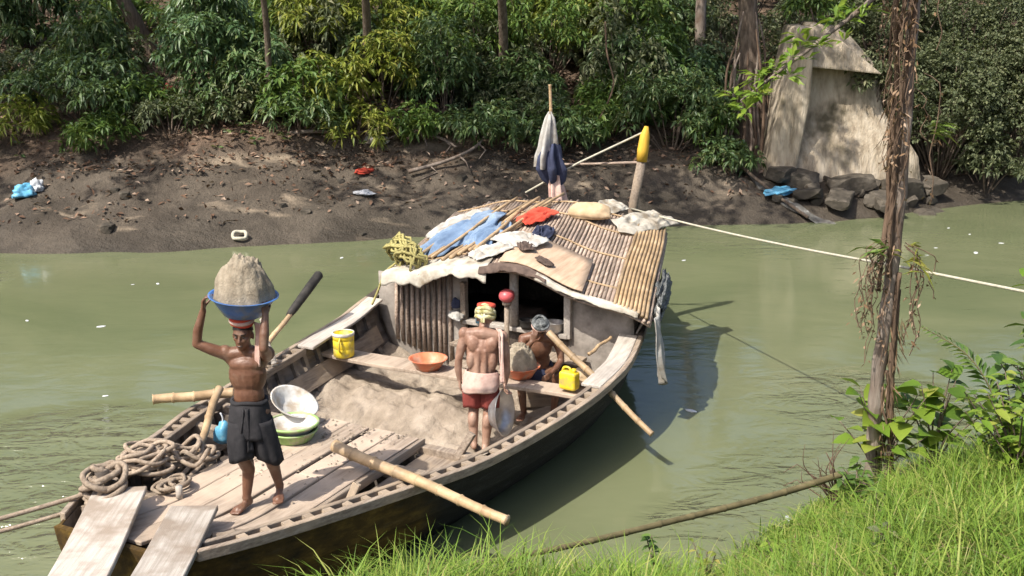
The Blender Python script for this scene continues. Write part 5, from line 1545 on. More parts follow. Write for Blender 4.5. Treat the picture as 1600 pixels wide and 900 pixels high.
# image right arm: elbow forward, forearm up
eR, wR = (.185, -.215, 1.38), (.195, -.135, 1.63)
limb(m, [sR, (.175, -.11, 1.315), eR], [.050, .046, .037]); limb(m, [eR, (.19, -.19, 1.49), wR], [.036, .038, .026])
hand(m, wR, (-.05, .12, 1), (-.8, .6, .1), -1, .75)
P1, F1 = head(m, (-.015, -.015, 1.43), (-.10, -1, -.06))
# legs, striding; image left leg in front carries the weight
kL, aL = (-.06, -.12, .455), (-.055, -.06, .085)
kR, aR = (.115, -.03, .46), (.175, .10, .125)
limb(m, [(-.075, 0, .80), (-.06, -.05, .63), kL], [.088, .076, .055]); limb(m, [kL, (-.03, -.04, .32), aL], [.052, .052, .034])
limb(m, [(.075, 0, .80), (.095, -.01, .63), kR], [.088, .076, .055]); limb(m, [kR, (.145, .05, .33), aR], [.052, .052, .034])
foot(m, aL, (-.45, -1)); foot(m, aR, (.1, -1), 1, .02)
ellipsoid(m, (-.165, 0, 1.28), (.058, .055, .06)); ellipsoid(m, (.165, -.01, 1.275), (.058, .055, .06)); ellipsoid(m, (-.04, .0, .34), (.046, .058, .085)); ellipsoid(m, (.135, .05, .35), (.046, .058, .085))
body1 = finish_body(m, man, .0075, 4); face_bits(man, P1)
# hair showing below the head pad
m = MB(); 
def hairf(a, b):
    an = 2 * math.pi * b; ph = .25 + (1.25 + .35 * max(0, -math.sin(an)) * -1 + .28 * max(0, math.sin(an))) * a
    return P1(.078 * math.sin(ph) * math.cos(an), -.008 - .096 * math.sin(ph) * math.sin(an), .028 + .098 * math.cos(ph))
m.grid(hairf, 10, 28, True); m.build('hair', 'hair', man, True)
# red and white head pad
m = MB(); rd = random.Random(2)
for k, (z, r) in enumerate(((.095, .070), (.115, .078), (.135, .074))):
    m2 = MB(); m2.tube([P1(r * math.cos(a) * 1.05, r * math.sin(a) - .005, z + .006 * math.sin(2 * a + k)) for a in np.linspace(0, 2 * math.pi, 25)], .019, 8, False)
    m2.build('head_pad', 'cloth_red' if k % 2 == 0 else 'cloth_pink', man, True)
m2 = MB(); ellipsoid(m2, P1(0, -.005, .118), (.075, .08, .038)); m2.build('head_pad', 'cloth_red', man, True)
# towel hanging beside the face on the image right
m = MB()
def tw2(a, b):
    return (.075 + .05 * b + .012 * math.sin(b * 9 + a * 3), -.02 - .04 * b + .015 * math.sin(a * 6) - .02 * a, 1.53 - .34 * a)
m.grid(tw2, 16, 10); o = m.build('towel', 'cloth_pink', man, True); md = o.modifiers.new('t', 'SOLIDIFY'); md.thickness = .008
# black cloth wrapped at the hips, tucked up to the knee
garment('lungi', [((0, .005, .90), .130, .100), ((0, .0, .84), .146, .118), ((.0, -.01, .72), .160, .138), ((.015, -.025, .60), .158, .135)], 'cloth_black', man, 1.3, .035, 7)
garment('lungi_leg', [((-.072, -.02, .74), .092, .112), ((-.068, -.07, .60), .100, .105), ((-.062, -.10, .44), .092, .095)], 'cloth_black', man, .7, .06, 5, shear=.02)
garment('lungi_leg', [((.078, -.01, .74), .092, .112), ((.10, -.02, .60), .105, .11), ((.13, -.02, .41), .108, .105)], 'cloth_black', man, 2.7, .07, 5, shear=-.04)
m = MB(); m.tube([(.134 * math.cos(a), .004 + .104 * math.sin(a), .885 + .01 * math.sin(3 * a)) for a in np.linspace(0, 2 * math.pi, 29)], .018, 8, False); m.build('waist_fold', 'cloth_black', man, True)
m = MB()
m.grid(lambda a, b: (-.01 + (b - .5) * (.05 + .07 * a) + .012 * math.sin(9 * b + 4 * a), -.125 - .045 * a - .012 * math.sin(11 * b), .86 - .34 * a), 14, 12)
o = m.build('front_tuck', 'cloth_black', man, True); md = o.modifiers.new('t', 'SOLIDIFY'); md.thickness = .008
# the load
basin('basin', 'blue plastic basin on the load carrier head, heaped with sand', (X1 + .0, Y1 - .01, Z1 + 1.595), .245, .15, .15, 'plastic_blue', (R(3), R(4), 0))
mound('sand_mound', 'tall grey sand mound in the blue basin carried overhead', (X1 + .01, Y1 - .01, Z1 + 1.715), .222, .31, 7, skew=(.03, 0))

# --- worker standing in the hold, back to the camera
X2, Y2 = -.35, 11.28; Z2 = .10
Z2 = .12
man2 = thing('person', 'bare backed worker standing in the hold with his back turned, red shorts', 'person', (X2, Y2, Z2), (R(-5), R(2), R(-6)))
m = MB(); k2 = .98
sL, sR = (-.185, .0, 1.235), (.185, -.01, 1.225)
ellipsoid(m, (0, .0, 1.06), (.172, .108, .18)); ellipsoid(m, (0, .0, .89), (.145, .10, .15)); ellipsoid(m, (0, -.01, .78), (.155, .118, .10))
limb(m, [sL, (0, -.01, 1.25), sR], [.056, .075, .056]); capsule(m, (0, .01, 1.22), .064, (.0, .06, 1.33), .054)
capsule(m, (-.17, 0, 1.24), .055, (-.09, -.03, 1.15), .08); capsule(m, (.17, 0, 1.23), .055, (.09, -.03, 1.15), .08)
eL, wL = (-.245, -.02, .965), (-.235, .03, .735)
limb(m, [sL, (-.225, -.01, 1.09), eL], [.055, .05, .04]); limb(m, [eL, (-.25, .0, .86), wL], [.039, .04, .028]); hand(m, wL, (.05, .05, -1), (1, .2, 0), -1, .55)
eR, wR = (.255, -.03, .96), (.245, .0, .74)
limb(m, [sR, (.235, -.02, 1.09), eR], [.055, .05, .04]); limb(m, [eR, (.262, -.02, .86), wR], [.039, .04, .028]); hand(m, wR, (.08, .0, -1), (1, .0, -.05), 1, .95)
P2, F2 = head(m, (.0, .075, 1.39), (.15, 1, -.45))
kL, aL = (-.075, .04, .45), (-.05, -.03, .09)
kR, aR = (.085, .02, .44), (.075, -.06, .08)
limb(m, [(-.085, 0, .76), (-.085, .02, .6), kL], [.098, .082, .060]); limb(m, [kL, (-.07, -.02, .32), aL], [.056, .058, .037])
limb(m, [(.085, 0, .76), (.09, .01, .6), kR], [.098, .082, .060]); limb(m, [kR, (.085, -.04, .31), aR], [.056, .058, .037])
foot(m, aL, (-.2, 1)); foot(m, aR, (.15, 1))
ellipsoid(m, (-.2, 0, 1.235), (.062, .06, .07)); ellipsoid(m, (.2, -.01, 1.225), (.062, .06, .07)); ellipsoid(m, (-.07, -.04, .33), (.052, .06, .09)); ellipsoid(m, (.083, -.06, .33), (.052, .06, .09))
for s_ in (-1, 1):
    ellipsoid(m, (s_ * .095, -.075, 1.14), (.062, .035, .085), Matrix.Rotation(s_ * .35, 3, 'Y'))      # shoulder blades
    capsule(m, (s_ * .035, -.085, 1.08), .03, (s_ * .035, -.085, .84), .032)                           # muscles beside the spine
    ellipsoid(m, (s_ * .11, -.03, .98), (.055, .075, .12))
finish_body(m, man2, .0075, 4, 'skin_sunlit_dusty'); face_bits(man2, P2)
m2 = MB()
def tow(a, b):
    x = .165 + .045 * b + .012 * math.sin(b * 8 + a * 4)
    if a < .25: k = a / .25; return (x - .05 + .05 * k, .06 - .16 * k, 1.30 - .015 * k)
    k = (a - .25) / .75; return (x + .05 * k, -.115 - .01 * math.sin(b * 10 + k * 5), 1.285 - .52 * k)
m2.grid(tow, 26, 9); o = m2.build('towel', 'cloth_pink', man2, True); md = o.modifiers.new('t', 'SOLIDIFY'); md.thickness = .007
garment('waist_cloth', [((0, -.01, .855), .160, .125), ((0, -.015, .80), .178, .148), ((0, -.02, .71), .184, .160), ((0, -.015, .645), .174, .146)], 'cloth_pink', man2, 2.1, .035, 5, thick=.009, shear=.02)
for s, c in ((-1, 'shorts_leg'), (1, 'shorts_leg')):
    garment(c, [((s * .075, 0, .73), .100, .125), ((s * .088, .012, .60), .105, .115), ((s * .088, .02, .465), .098, .102)], 'cloth_maroon', man2, s + 3, .03, 6)
# turban with a folded red pad on top
for k, (z, r, ti) in enumerate(((.025, .088, .35), (.05, .091, -.4), (.075, .086, .3), (.098, .07, -.2))):
    m2 = MB(); m2.tube([P2(r * math.cos(a), r * 1.1 * math.sin(a) - .008, z + ti * .10 * math.sin(a) + .006 * math.sin(5 * a + k)) for a in np.linspace(0, 2 * math.pi, 29)], .023, 8, False)
    m2.build('turban', 'cloth_turban', man2, True)
m2 = MB(); ellipsoid(m2, P2(0, -.005, .075), (.085, .092, .062)); m2.build('turban', 'cloth_turban', man2, True)
m2 = MB(); m2.grid(lambda a, b: P2(-.022 + .04 * b + .008 * math.sin(8 * b) + .012 * a, -.105 - .012 * math.sin(a * 3) - .006 * math.sin(9 * b), .03 - .10 * a), 10, 10)
o = m2.build('turban_tail', 'cloth_turban', man2, True); o.scale = (1, 1, 1); md = o.modifiers.new('t', 'SOLIDIFY'); md.thickness = .008
m2 = MB(); m2.lathe([(.001, 0), (.08, 0), (.095, .018), (.09, .042), (.06, .05), (.001, .045)], 24, wob=.05); m2.build('head_pad', 'cloth_red', man2, True, P2(0, -.01, .115))
# aluminium basin hanging from his right hand
o = basin('basin', 'dull aluminium basin held on edge by the standing worker', (X2 + .165, Y2 + .04, Z2 + .40), .235, .12, .16, 'metal', (R(82), R(0), R(68)))

# --- seated man behind the thwart, bending over his basin
X3, Y3, Z3 = .30, 12.50, .30
man3 = thing('person', 'shirtless man sitting below the cabin door, hand to his brow, behind an orange basin', 'person', (X3, Y3, Z3))
m = MB()
hz = .26
ellipsoid(m, (0, .0, hz), (.155, .12, .10)); ellipsoid(m, (0, -.07, hz + .17), (.135, .10, .15)); ellipsoid(m, (.0, -.16, hz + .36), (.158, .11, .16))
sL, sR = (-.175, -.20, hz + .46), (.175, -.20, hz + .46)
limb(m, [sL, (0, -.19, hz + .48), sR], [.054, .075, .054]); capsule(m, (0, -.20, hz + .46), .058, (.01, -.27, hz + .56), .05)
capsule(m, sL, .054, (-.08, -.14, hz + .38), .075); capsule(m, sR, .054, (.08, -.14, hz + .38), .075)
P3, F3 = head(m, (.015, -.32, hz + .62), (-.15, -1, -.75), (0, -.5, 1))
# image left arm reaches the sand, image right arm down to the basin rim
eL, wL = (-.185, -.40, hz + .33), (-.085, -.455, hz + .50)
limb(m, [sL, (-.195, -.30, hz + .39), eL], [.052, .047, .038]); limb(m, [eL, (-.14, -.43, hz + .42), wL], [.037, .038, .027]); hand(m, wL, (.35, .1, 1), (.1, 1, .0), -1, .5)
eR, wR = (.25, -.26, hz + .22), (.135, -.42, hz + .13)
limb(m, [sR, (.235, -.23, hz + .34), eR], [.052, .047, .038]); limb(m, [eR, (.20, -.34, hz + .17), wR], [.037, .038, .027]); hand(m, wR, (-.4, -.8, -.2), (-1, .2, -.4), 1, .6)
for s in (-1, 1):
    kk, aa = (s * .20, -.30, hz + .06), (s * .17, -.28, -.10)
    limb(m, [(s * .09, 0, hz - .01), (s * .16, -.16, hz + .03), kk], [.092, .078, .058]); limb(m, [kk, (s * .19, -.27, hz - .14), aa], [.054, .052, .036]); foot(m, aa, (s * .3, -1))
finish_body(m, man3); face_bits(man3, P3)
for k, (z, r) in enumerate(((.045, .086), (.072, .084), (.098, .066))):
    m2 = MB(); m2.tube([P3(r * math.cos(a), r * 1.1 * math.sin(a) - .008, z + .02 * math.sin(a + k)) for a in np.linspace(0, 2 * math.pi, 29)], .018, 8, False); m2.build('head_cloth', ('cloth_pink', 'cloth_grey', 'cloth_grey')[k], man3, True)
m2 = MB(); ellipsoid(m2, P3(0, -.008, .065), (.082, .09, .06)); m2.build('head_cloth', 'cloth_grey', man3, True)
garment('loincloth', [((0, .0, hz + .12), .152, .118), ((0, -.01, hz + .02), .180, .150), ((0, -.03, hz - .06), .19, .165)], 'cloth_navy', man3, 1, .03, 6)
for s in (-1, 1):
    garment('shorts_leg', [((s * .10, -.04, hz - .0), .105, .105), ((s * .17, -.19, hz + .035), .09, .092), ((s * .195, -.25, hz + .05), .08, .085)], 'cloth_navy', man3, s, .03, 6)
m2 = MB(); m2.box((0, .04, .085), (.42, .30, .19), None, .006); o = m2.build('wooden_box', 'wood_grey', None, False, (X3, Y3, Z3 - .13)); bev(o, .01); tag(o, 'low wooden box the seated man sits on', 'box')
# ------------------------------------------------------------------ near bank
def blades(name, base, height, width, lean, rg, mat, curl=1.0, nseg=4):
    """bent tapering grass blades"""
    n = len(base)
    az = rg.uniform(0, 2 * math.pi, n)
    d = np.stack([np.cos(az), np.sin(az), np.zeros(n)], 1); s = np.stack([-np.sin(az), np.cos(az), np.zeros(n)], 1)
    V = []
    for k in range(nseg + 1):
        t = k / nseg
        c = base + d * (lean * height * t ** 2)[:, None] + np.array([0, 0, 1.]) * (height * (t - .45 * curl * lean * t ** 3))[:, None]
        w = (width * (1 - t) ** .7 * (.6 + .8 * t * (1 - t) * 2))[:, None] if k < nseg else 0
        if k < nseg: V += [c - s * w * .5, c + s * w * .5]
        else: V += [c]
    m_ = 2 * nseg + 1
    V = np.stack(V, 1).reshape(-1, 3)
    o = (np.arange(n) * m_)[:, None]
    F = []
    for k in range(nseg - 1):
        a = 2 * k; F += [o + np.array([[a, a + 1, a + 3]]), o + np.array([[a, a + 3, a + 2]])]
    a = 2 * (nseg - 1); F += [o + np.array([[a, a + 1, a + 2]])]
    me = big_mesh(name, V, F3=np.concatenate(F, 0))
    me.materials.append(MAT[mat])
    return me
rg = np.random.default_rng(77)
NC = 4600                                  # clumps, each a fan of blades
cx = rg.uniform(-2.0, 6.2, NC); cs_ = rg.uniform(.05, 4.8, NC); cy = near_w(cx) - cs_
dens = np.array([.85 + .7 * fbm(a, b, 1, .8, 3) for a, b in zip(cx, cy)])
keep = (rg.uniform(0, 1, NC) < dens * np.clip((cx + 1.9) / 1.2, .1, 1) + .1) & (cy > 4.3)
cx, cy, cs_ = cx[keep], cy[keep], cs_[keep]
ch = rg.uniform(.18, .56, len(cx)) * np.array([1 + .7 * fbm(a, b, 4, .9, 3) for a, b in zip(cx, cy)]) * np.clip(.38 + cs_ * .32, .38, 1.0)
cz = np.array([ground(a, b) - .03 for a, b in zip(cx, cy)])
# lusher fringe along the foot of the picture, before the bow
fx = rg.uniform(-1.5, 1.5, 620); fs = rg.uniform(.25, 1.5, 620); fy = near_w(fx) - fs
cx = np.concatenate([cx, fx]); cy = np.concatenate([cy, fy])
ch = np.concatenate([ch, rg.uniform(.32, .70, 620) * np.clip((fx + 1.9) / .8, .5, 1)])
cz = np.concatenate([cz, np.array([ground(a, b) - .03 for a, b in zip(fx, fy)])])
PB = 16
base = np.repeat(np.stack([cx, cy, cz], 1), PB, 0) + rg.normal(0, .045, (len(cx) * PB, 3)) * np.array([1, 1, 0])
hgt = np.repeat(ch, PB) * rg.uniform(.45, 1.1, len(base))
me = blades('bank_grass', base, hgt, rg.uniform(.006, .021, len(base)), rg.uniform(.15, 1.25, len(base)), rg, 'grass', 1.1)
tag(link('bank_grass', me, None), 'bright green grass covering the near bank at lower right', 'grass', kind='stuff')
# dry straw coloured stalks matted into the grass
sel = rg.choice(len(base), 2600, replace=False)
me = blades('dry_stalks', base[sel] + rg.normal(0, .03, (2600, 3)) * np.array([1, 1, 0]), hgt[sel] * rg.uniform(.5, 1.2, 2600), rg.uniform(.004, .010, 2600), rg.uniform(.6, 1.7, 2600), rg, 'leaf_dry', 1.2)
tag(link('dry_stalks', me, None), 'dry straw stalks matted through the grass of the near bank', 'dry grass', kind='stuff')
# long arching reed blades at the water's edge in the foreground
def reed(label, x, y, n, h, seed, w=.014):
    rg = np.random.default_rng(seed)
    b = np.tile(np.array([x, y, ground(x, y) - .03]), (n, 1)) + rg.normal(0, .10, (n, 3)) * np.array([1, 1, 0])
    me = blades('reed_tuft', b - np.array([x, y, ground(x, y)]), rg.uniform(.5, 1.0, n) * h, np.full(n, w), rg.uniform(.2, 1.1, n), rg, 'grass', 1.1, 6)
    o = link('reed_tuft', me, None, None, (x, y, ground(x, y)))
    return tag(o, label, 'grass tuft', 'tall grass tufts in the foreground')
for i, (xx, yy, n, h, lab) in enumerate([
    (-1.28, 6.85, 12, .60, 'tall grass tuft in front of the bow, leftmost of the tufts'),
    (-1.02, 6.95, 10, .72, 'grass tuft in front of the ochre bow, second from left'),
    (-.72, 7.0, 12, .58, 'grass tuft below the near gunwale, third from left'),
    (-.40, 7.05, 12, .66, 'grass tuft with an upright pale blade below the dark hull'),
    (-.10, 7.15, 10, .80, 'grass tuft under the end of the mossy pole'),
    (.25, 7.25, 12, .70, 'long arching grass tuft at bottom centre'),
    (.75, 7.6, 14, .55, 'grass tuft at the water edge right of bottom centre'),
    (1.2, 8.0, 14, .5, 'short grass tuft at the water edge below the leafy sapling')]):
    reed(lab, xx, yy, n + 18, h * 1.15, 200 + i, .017)
# ---- mossy pole along the water
pole('mossy_pole', 'long mossy bamboo pole lying over the water along the near bank', (-.55, 7.50, .78), (3.0, 9.75, .52), .022, .034, 'bamboo_dull', 12, 'pole', None, .07, True)

def broad_leaf_mesh(name, pts, dirs, L, Wd, rg, heart=.0):
    """larger leaves with eight faces, slightly cupped"""
    n = len(pts); d = nrm(dirs); up = np.tile([0, 0, 1.], (n, 1)) + rg.normal(0, .35, (n, 3))
    s = nrm(np.cross(d, up)); nn = nrm(np.cross(s, d)); L = L[:, None]; Wd = Wd[:, None]
    rows = [(0, .06), (.18, .62 + heart), (.45, 1.0), (.75, .62), (1.0, .02)]
    V = []
    for t, w in rows:
        c = pts + d * L * t - np.array([0, 0, 1.]) * L * .35 * t * t
        V += [c + s * Wd * .5 * w + nn * Wd * .14 * w, c, c - s * Wd * .5 * w + nn * Wd * .14 * w]
    V = np.stack(V, 1).reshape(-1, 3); o = (np.arange(n) * 15)[:, None]; F = []
    for k in range(4):
        for j in (0, 1):
            a = k * 3 + j; F.append(o + np.array([[a, a + 1, a + 4, a + 3]]))
    me = big_mesh(name, V, F4=np.concatenate(F, 0)); me.polygons.foreach_set('use_smooth', [True] * len(me.polygons))
    return me
def shrub(name, label, x, y, r, h, nst, per, L, mat, seed, ratio=.4, heart=0., cat='shrub', lean=(0, 0)):
    rg = np.random.default_rng(seed); t = thing(name, label, cat, (x, y, ground(x, y) - .03))
    st = MB(); P = []; D = []
    for i in range(nst):
        a = rg.uniform(0, 6.28); q = rg.uniform(.2, 1) * r; hh = h * rg.uniform(.6, 1.0)
        e = Vector((q * math.cos(a) + lean[0] * hh, q * math.sin(a) + lean[1] * hh, hh)); sp = spline([(0, 0, 0), (e.x * .3, e.y * .3, hh * .55), e], 6)
        st.tube(sp, [.014 * (1 - .06 * k) for k in range(len(sp))], 5)
        for k in range(per):
            f = .35 + .65 * (k + 1) / per; idx = f * (len(sp) - 1); j = min(int(idx), len(sp) - 2); p = sp[j].lerp(sp[j + 1], idx - j)
            aa = k * 2.4 + i; P.append(tuple(p)); D.append((math.cos(aa), math.sin(aa), rg.uniform(-.1, .7)))
    P = np.array(P); D = np.array(D); ln = L * rg.uniform(.65, 1.15, len(P))
    st.build('stem', 'bark', t, True)
    link('foliage', broad_leaf_mesh('foliage', P, D, ln, ln * ratio, rg, heart), mat, t)
    return t
W4 = [('broad_leaf_shrub', 'tall dark leaved shrub at the right edge of the near bank', 4.95, 9.55, .75, 1.75, 15, 16, .22, 'leaf_mid', 1, .42),
      ('broad_leaf_shrub', 'yellowish leafy shrub at right beside the fern frond', 4.25, 9.3, .5, .95, 12, 13, .16, 'leaf_bright', 2, .5),
      ('broad_leaf_shrub', 'low mixed shrub under the dark leaved one at the right edge', 4.75, 8.7, .6, .95, 12, 13, .17, 'leaf_bright', 3, .45),
      ('heart_leaf_plant', 'plant with large bright heart shaped leaves around the vine covered trunk', 3.40, 9.85, .55, 1.0, 10, 4, .27, 'leaf_bright', 4, .8),
      ('heart_leaf_plant', 'big leaved plant right of the vine covered trunk', 3.85, 9.8, .5, 1.15, 9, 4, .25, 'leaf_bright', 5, .8),
      ('broad_leaf_shrub', 'small leafy plant hugging the base of the vine covered trunk', 3.1, 9.55, .35, .45, 8, 8, .13, 'leaf_mid', 6, .5),
      ('leafy_sapling', 'thin leafy sapling standing at the water edge by the mossy pole', 1.15, 8.15, .12, .75, 3, 10, .10, 'leaf_mid', 7, .4),
      ('leafy_sapling', 'reddish stemmed weed crossing the mossy pole', 1.55, 8.25, .2, .55, 4, 7, .09, 'leaf_yellow', 8, .4),
      ('leafy_sapling', 'small herb in the grass at bottom centre', .55, 7.35, .15, .45, 4, 9, .10, 'leaf_mid', 9, .4),
      ('broad_leaf_shrub', 'blue green broad leaf in the grass at the bottom right corner', 2.45, 5.7, .25, .30, 4, 4, .24, 'leaf_blue', 10, .5)]
W4 += [('broad_leaf_shrub', 'tall leafy shrub behind the right edge grass, its top against the water', 5.35, 9.9, .8, 2.1, 16, 16, .22, 'leaf_bright', 21, .42),
       ('broad_leaf_shrub', 'bushy shrub right of the fern fronds', 4.6, 9.35, .55, 1.5, 13, 14, .19, 'leaf_mid', 22, .45),
       ('meadow_weed', 'broad leaved weed in the grass below the vine covered tree', 3.0, 8.6, .2, .35, 5, 6, .11, 'leaf_mid', 23, .5),
       ('meadow_weed', 'broad leaved weed in the grass right of the mossy pole', 2.1, 8.3, .2, .32, 5, 6, .10, 'leaf_bright', 24, .5),
       ('meadow_weed', 'dark weed in the grass at the right edge', 3.9, 7.6, .25, .4, 6, 7, .12, 'leaf_dark', 25, .5),
       ('meadow_weed', 'dusty weed in the middle of the grass slope', 2.7, 7.4, .22, .34, 5, 7, .10, 'leaf_olive', 26, .5),
       ('meadow_weed', 'leafy weed low in the grass at bottom right of centre', 1.6, 7.2, .2, .36, 5, 6, .11, 'leaf_mid', 27, .5)]
W4 += [('broad_leaf_shrub', 'bright leafy shrub low at the right edge in front of the ferns', 4.05, 8.55, .5, 1.0, 13, 13, .17, 'leaf_bright', 31, .45),
       ('broad_leaf_shrub', 'dark leafy shrub at the right edge nearest the camera', 4.3, 8.05, .5, .95, 12, 12, .18, 'leaf_mid', 32, .45)]
for a in W4: shrub(*a)
# fern like frond
def frond(label, pts, L, seed, mat='leaf_mid'):
    sp = spline(pts, 10); t = thing('fern_frond', label, 'fern', sp[0]); m = MB()
    q = [p - sp[0] for p in sp]; m.tube(q, [.010 * (1 - .02 * k) for k in range(len(q))], 5); m.build('stalk', 'bamboo_dull', t, True)
    rg = np.random.default_rng(seed); P = []; D = []; LL = []
    for k in range(4, len(q) - 1):
        d = (q[k + 1] - q[k - 1]).normalized(); s = d.cross(Vector((0, 0, 1))).normalized()
        for sg in (-1, 1):
            P.append(tuple(q[k])); D.append(tuple(s * sg + d * .6 + Vector((0, 0, .15)))); LL.append(L * math.sin(math.pi * (.12 + .85 * k / len(q))))
    P = np.array(P); D = np.array(D); LL = np.array(LL)
    link('leaflets', leaves_mesh('leaflets', P, D, LL, LL * .2, droop=.5, rg=rg), mat, t)
frond('arching fern frond right of the vine covered trunk', [(4.3, 9.1, .8), (4.15, 9.3, 1.4), (3.95, 9.5, 1.75), (3.6, 9.7, 1.95)], .26, 3)
frond('yellowing fern frond at the right leaning outward', [(4.4, 9.0, .8), (4.5, 9.1, 1.3), (4.55, 9.2, 1.6), (4.35, 9.3, 1.8)], .26, 4, 'leaf_yellow')
frond('dark fern frond low at the right edge', [(4.9, 8.8, .9), (5.0, 8.8, 1.3), (4.9, 8.8, 1.6), (4.6, 8.9, 1.7)], .25, 5, 'leaf_dark')

# ---- vine covered tree in the foreground
tx, ty = 3.36, 9.95
tz = ground(tx, ty) - .15
t = thing('vine_covered_tree', 'slender tree wrapped in dry brown vines on the near bank at right', 'tree', (tx, ty, tz))
trunk_pts = spline([(0, 0, 0), (.0, .0, .5), (-.03, -.02, 1.2), (.0, -.03, 2.0), (.02, -.05, 3.0), (-.02, -.1, 4.4), (-.05, -.15, 6.5), (.0, -.2, 8)], 6)
def tp(z):
    for k in range(len(trunk_pts) - 1):
        if trunk_pts[k + 1].z >= z: 
            a, b = trunk_pts[k], trunk_pts[k + 1]; return a.lerp(b, (z - a.z) / (b.z - a.z))
    return trunk_pts[-1]
m = MB(); m.tube(trunk_pts, [.092 - .018 * min(1, k / 5) - .0008 * k + .006 * math.sin(k * 1.9) for k in range(len(trunk_pts))], 12)
m.build('trunk', 'bark_pale', t, True)
rd = random.Random(12)
for i in range(13):      # woody vine stems climbing the trunk
    a0 = rd.uniform(-.7, 1.1) if i < 9 else rd.uniform(2.2, 4.2); z0, z1 = (0, rd.uniform(1.2, 2.4)) if i < 9 else (rd.uniform(1.9, 2.6), 5.2)
    pts = []
    for k in range(8):
        z = z0 + (z1 - z0) * k / 7; c = tp(z); a = a0 + .35 * math.sin(k * .9 + i); r = .08 + .04 * rd.random() + (.12 * (1 - k / 7) if i < 9 else .10 * k / 7 * rd.random())
        pts.append((c.x + r * math.cos(a) * (1 if i >= 9 else .9), c.y - abs(r * math.sin(a)) * .7, z))
    m = MB(); m.tube(spline(pts, 4), rd.uniform(.010, .022), 6); m.build('vine_stem', 'vine', t, True)
P = []; m = MB()
for i in range(54):      # thin hanging tendrils with dry leaves
    if i < 30: z = rd.uniform(3.2, 5.6); rr = rd.uniform(.06, .24) if i % 3 else rd.uniform(.2, .45); a = rd.uniform(1.8, 4.6) if i % 4 else rd.uniform(0, 6.28); ln = rd.uniform(.3, 1.1)
    else: z = rd.uniform(2.25, 2.55); rr = rd.uniform(.08, .36); a = rd.uniform(2.2, 4.0) if i < 48 else rd.uniform(-1, 1); ln = rd.uniform(.3, .95)
    c = tp(min(z, 7.5)); p = Vector((c.x + rr * math.cos(a), c.y - .1 - .1 * rd.random(), z)); pts = [p + Vector((-rr * .6 * math.cos(a), .05, .08)), p]
    for k in range(1, 6):
        q = p + Vector((.03 * math.sin(k * 2 + i), .02 * math.cos(k + i), -ln * k / 5)); pts.append(q)
    m.tube(spline(pts, 2), .0045, 4)
    for k in range(int(ln * 13) + 2):
        f = rd.random(); P.append(tuple(p + Vector((.03 * math.sin(f * 8 + i), 0, -ln * f))))
m.build('vine_tendrils', 'vine', t)['kind'] = 'stuff'
P = np.array(P) + rng.normal(0, .012, (len(P), 3)); D = rng.normal(0, 1, P.shape) * np.array([1, 1, .5]) + np.array([0, 0, -1.0])
link('dry_leaves', leaves_mesh('dry_leaves', P, D, rng.uniform(.03, .085, len(P)), rng.uniform(.012, .03, len(P))), 'leaf_dry', t)['kind'] = 'stuff'
# shaggy dry sheath low on the trunk and up top
n = 340; zz = np.concatenate([rng.uniform(.05, 1.9, 200), rng.uniform(3.3, 5.2, 140)]); an = np.where(zz < 2, rng.uniform(-1.6, 1.2, n), rng.uniform(2.0, 4.4, n)); rr = .13 + .10 * np.clip(1.2 - zz, 0, 1) * rng.uniform(0, 1, n) + .03 * rng.uniform(0, 1, n)
cc = np.array([tuple(tp(z)) for z in zz]); P = cc + np.stack([rr * np.cos(an), rr * np.sin(an), np.zeros(n)], 1)
D = np.stack([.25 * np.cos(an), .25 * np.sin(an), -np.ones(n)], 1) + rng.normal(0, .2, (n, 3))
link('bark_shreds', leaves_mesh('bark_shreds', P, D, rng.uniform(.08, .22, n), rng.uniform(.006, .018, n)), 'leaf_dry', t)['kind'] = 'stuff'
# small green tufts at mid trunk
for i, (ox, oz, mt) in enumerate(((-.22, 2.52, 'leaf_mid'), (.18, 2.42, 'leaf_yellow'), (.28, 3.55, 'leaf_mid'))):
    c = tp(oz); pts = np.tile(np.array([[c.x + ox * .6, c.y - .14, oz]]), (14, 1)) + rng.normal(0, .06, (14, 3)); D = rng.normal(0, .6, (14, 3)) + np.array([ox * 4, -.2, .3])
    link('leaf_tuft', leaves_mesh('leaf_tuft', pts, D, rng.uniform(.12, .24, 14), .045, droop=.6), mt, t)
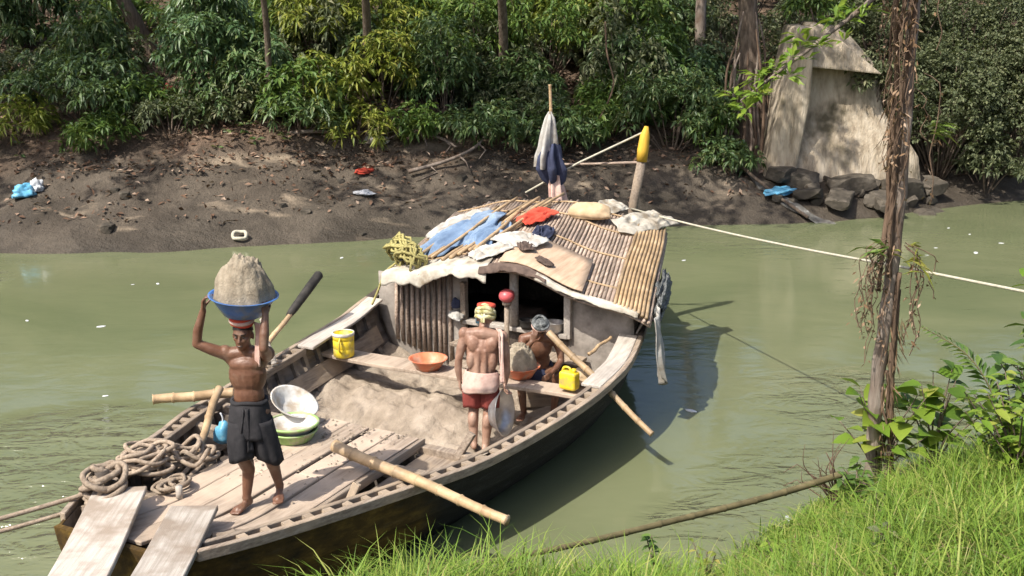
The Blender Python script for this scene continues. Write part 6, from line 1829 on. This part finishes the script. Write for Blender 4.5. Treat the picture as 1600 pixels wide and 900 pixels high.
# arching branch with yellow green leaves at upper left of the trunk
bp = spline([(-.03, -.15, 5.3), (-.35, -.35, 4.75), (-.85, -.5, 4.35), (-1.25, -.55, 4.05), (-1.52, -.6, 3.85)], 6)
m = MB(); m.tube(bp, [.03 - .001 * k for k in range(len(bp))], 6); br = m.build('branch', 'bark_pale', t, True)
cts = []; axs = []
for k in range(6, len(bp)):
    for j in range(2):
        cts.append(tuple(bp[k] + Vector((rd.uniform(-.08, .08), rd.uniform(-.12, .12), rd.uniform(-.10, .14))))); axs.append((rd.uniform(-.6, 0), rd.uniform(-.5, .3), .6))
link('branch_foliage', leaves_mesh('branch_foliage', **rosettes(np.array(cts), np.array(axs), 7, .15, .30, .5)), 'leaf_bright', br)
rg = np.random.default_rng(60)
q, ax, _ = clump_points(rg, 24, 9, 1.1, 1.0, .6, 0, .35, False)
link('crown', leaves_mesh('crown', **rosettes(q, ax, 7, .17, .32, .5, rg=rg)), 'leaf_mid', t, (.0, -.2, 6.5))
# twiggy stump beside the tree
t = thing('twiggy_stump', 'dead twiggy stump leaning left of the vine covered tree', 'stump', (3.0, 9.75, ground(3.0, 9.75) - .05))
for i in range(16):
    m = MB(); e = (rd.uniform(-.42, .12), rd.uniform(-.2, .15), rd.uniform(.25, .95)); q = rd.uniform(-.15, .15)
    r0 = .026 if i < 3 else .011
    sp = spline([(rd.uniform(-.1, .1), rd.uniform(-.08, .08), 0), (e[0] * .25 + q * .4, e[1] * .5, e[2] * .35), (e[0] * .7 + q, e[1] * .8, e[2] * .7), e], 4)
    m.tube(sp, [r0 * (1 - .07 * k) for k in range(len(sp))], 6)
    if i % 3 == 0:
        p = sp[7]; m.tube([p, p + Vector((-.10, .02, .07)), p + Vector((-.22, .03, .08 + q))], [r0 * .5, r0 * .4, .003], 5)
    m.build('branch', 'vine', t, True)
# ------------------------------------------------------------------ flecks floating on the river
rd = random.Random(31)
spots = [(-6.3, 18.5), (-5.9, 18.55), (-4.95, 13.2), (-7.2, 16.4), (-8.6, 17.6), (-6.0, 16.1), (-3.1, 20.4), (7.6, 20.6), (8.0, 21.2), (8.6, 20.8), (9.1, 22.4), (9.4, 21.6), (8.9, 23.0), (2.6, 9.9), (2.1, 12.7), (3.1, 20.2)]
for i, (x, y) in enumerate(spots):
    bm = bmesh.new(); bmesh.ops.create_icosphere(bm, subdivisions=2, radius=1); r = rd.uniform(.03, .08)
    for v in bm.verts: v.co = Vector((v.co.x * r * (1 + .4 * mn.noise(v.co * 2 + Vector((i, 0, 0)))), v.co.y * r * .5, v.co.z * r * .16))
    me = bpy.data.meshes.new('fleck'); bm.to_mesh(me); bm.free()
    tag(link('foam_fleck', me, 'bag_white', None, (x, y, .004), (0, 0, rd.uniform(0, 3))), 'small pale fleck of scum floating on the green river', 'foam', 'flecks floating on the river')
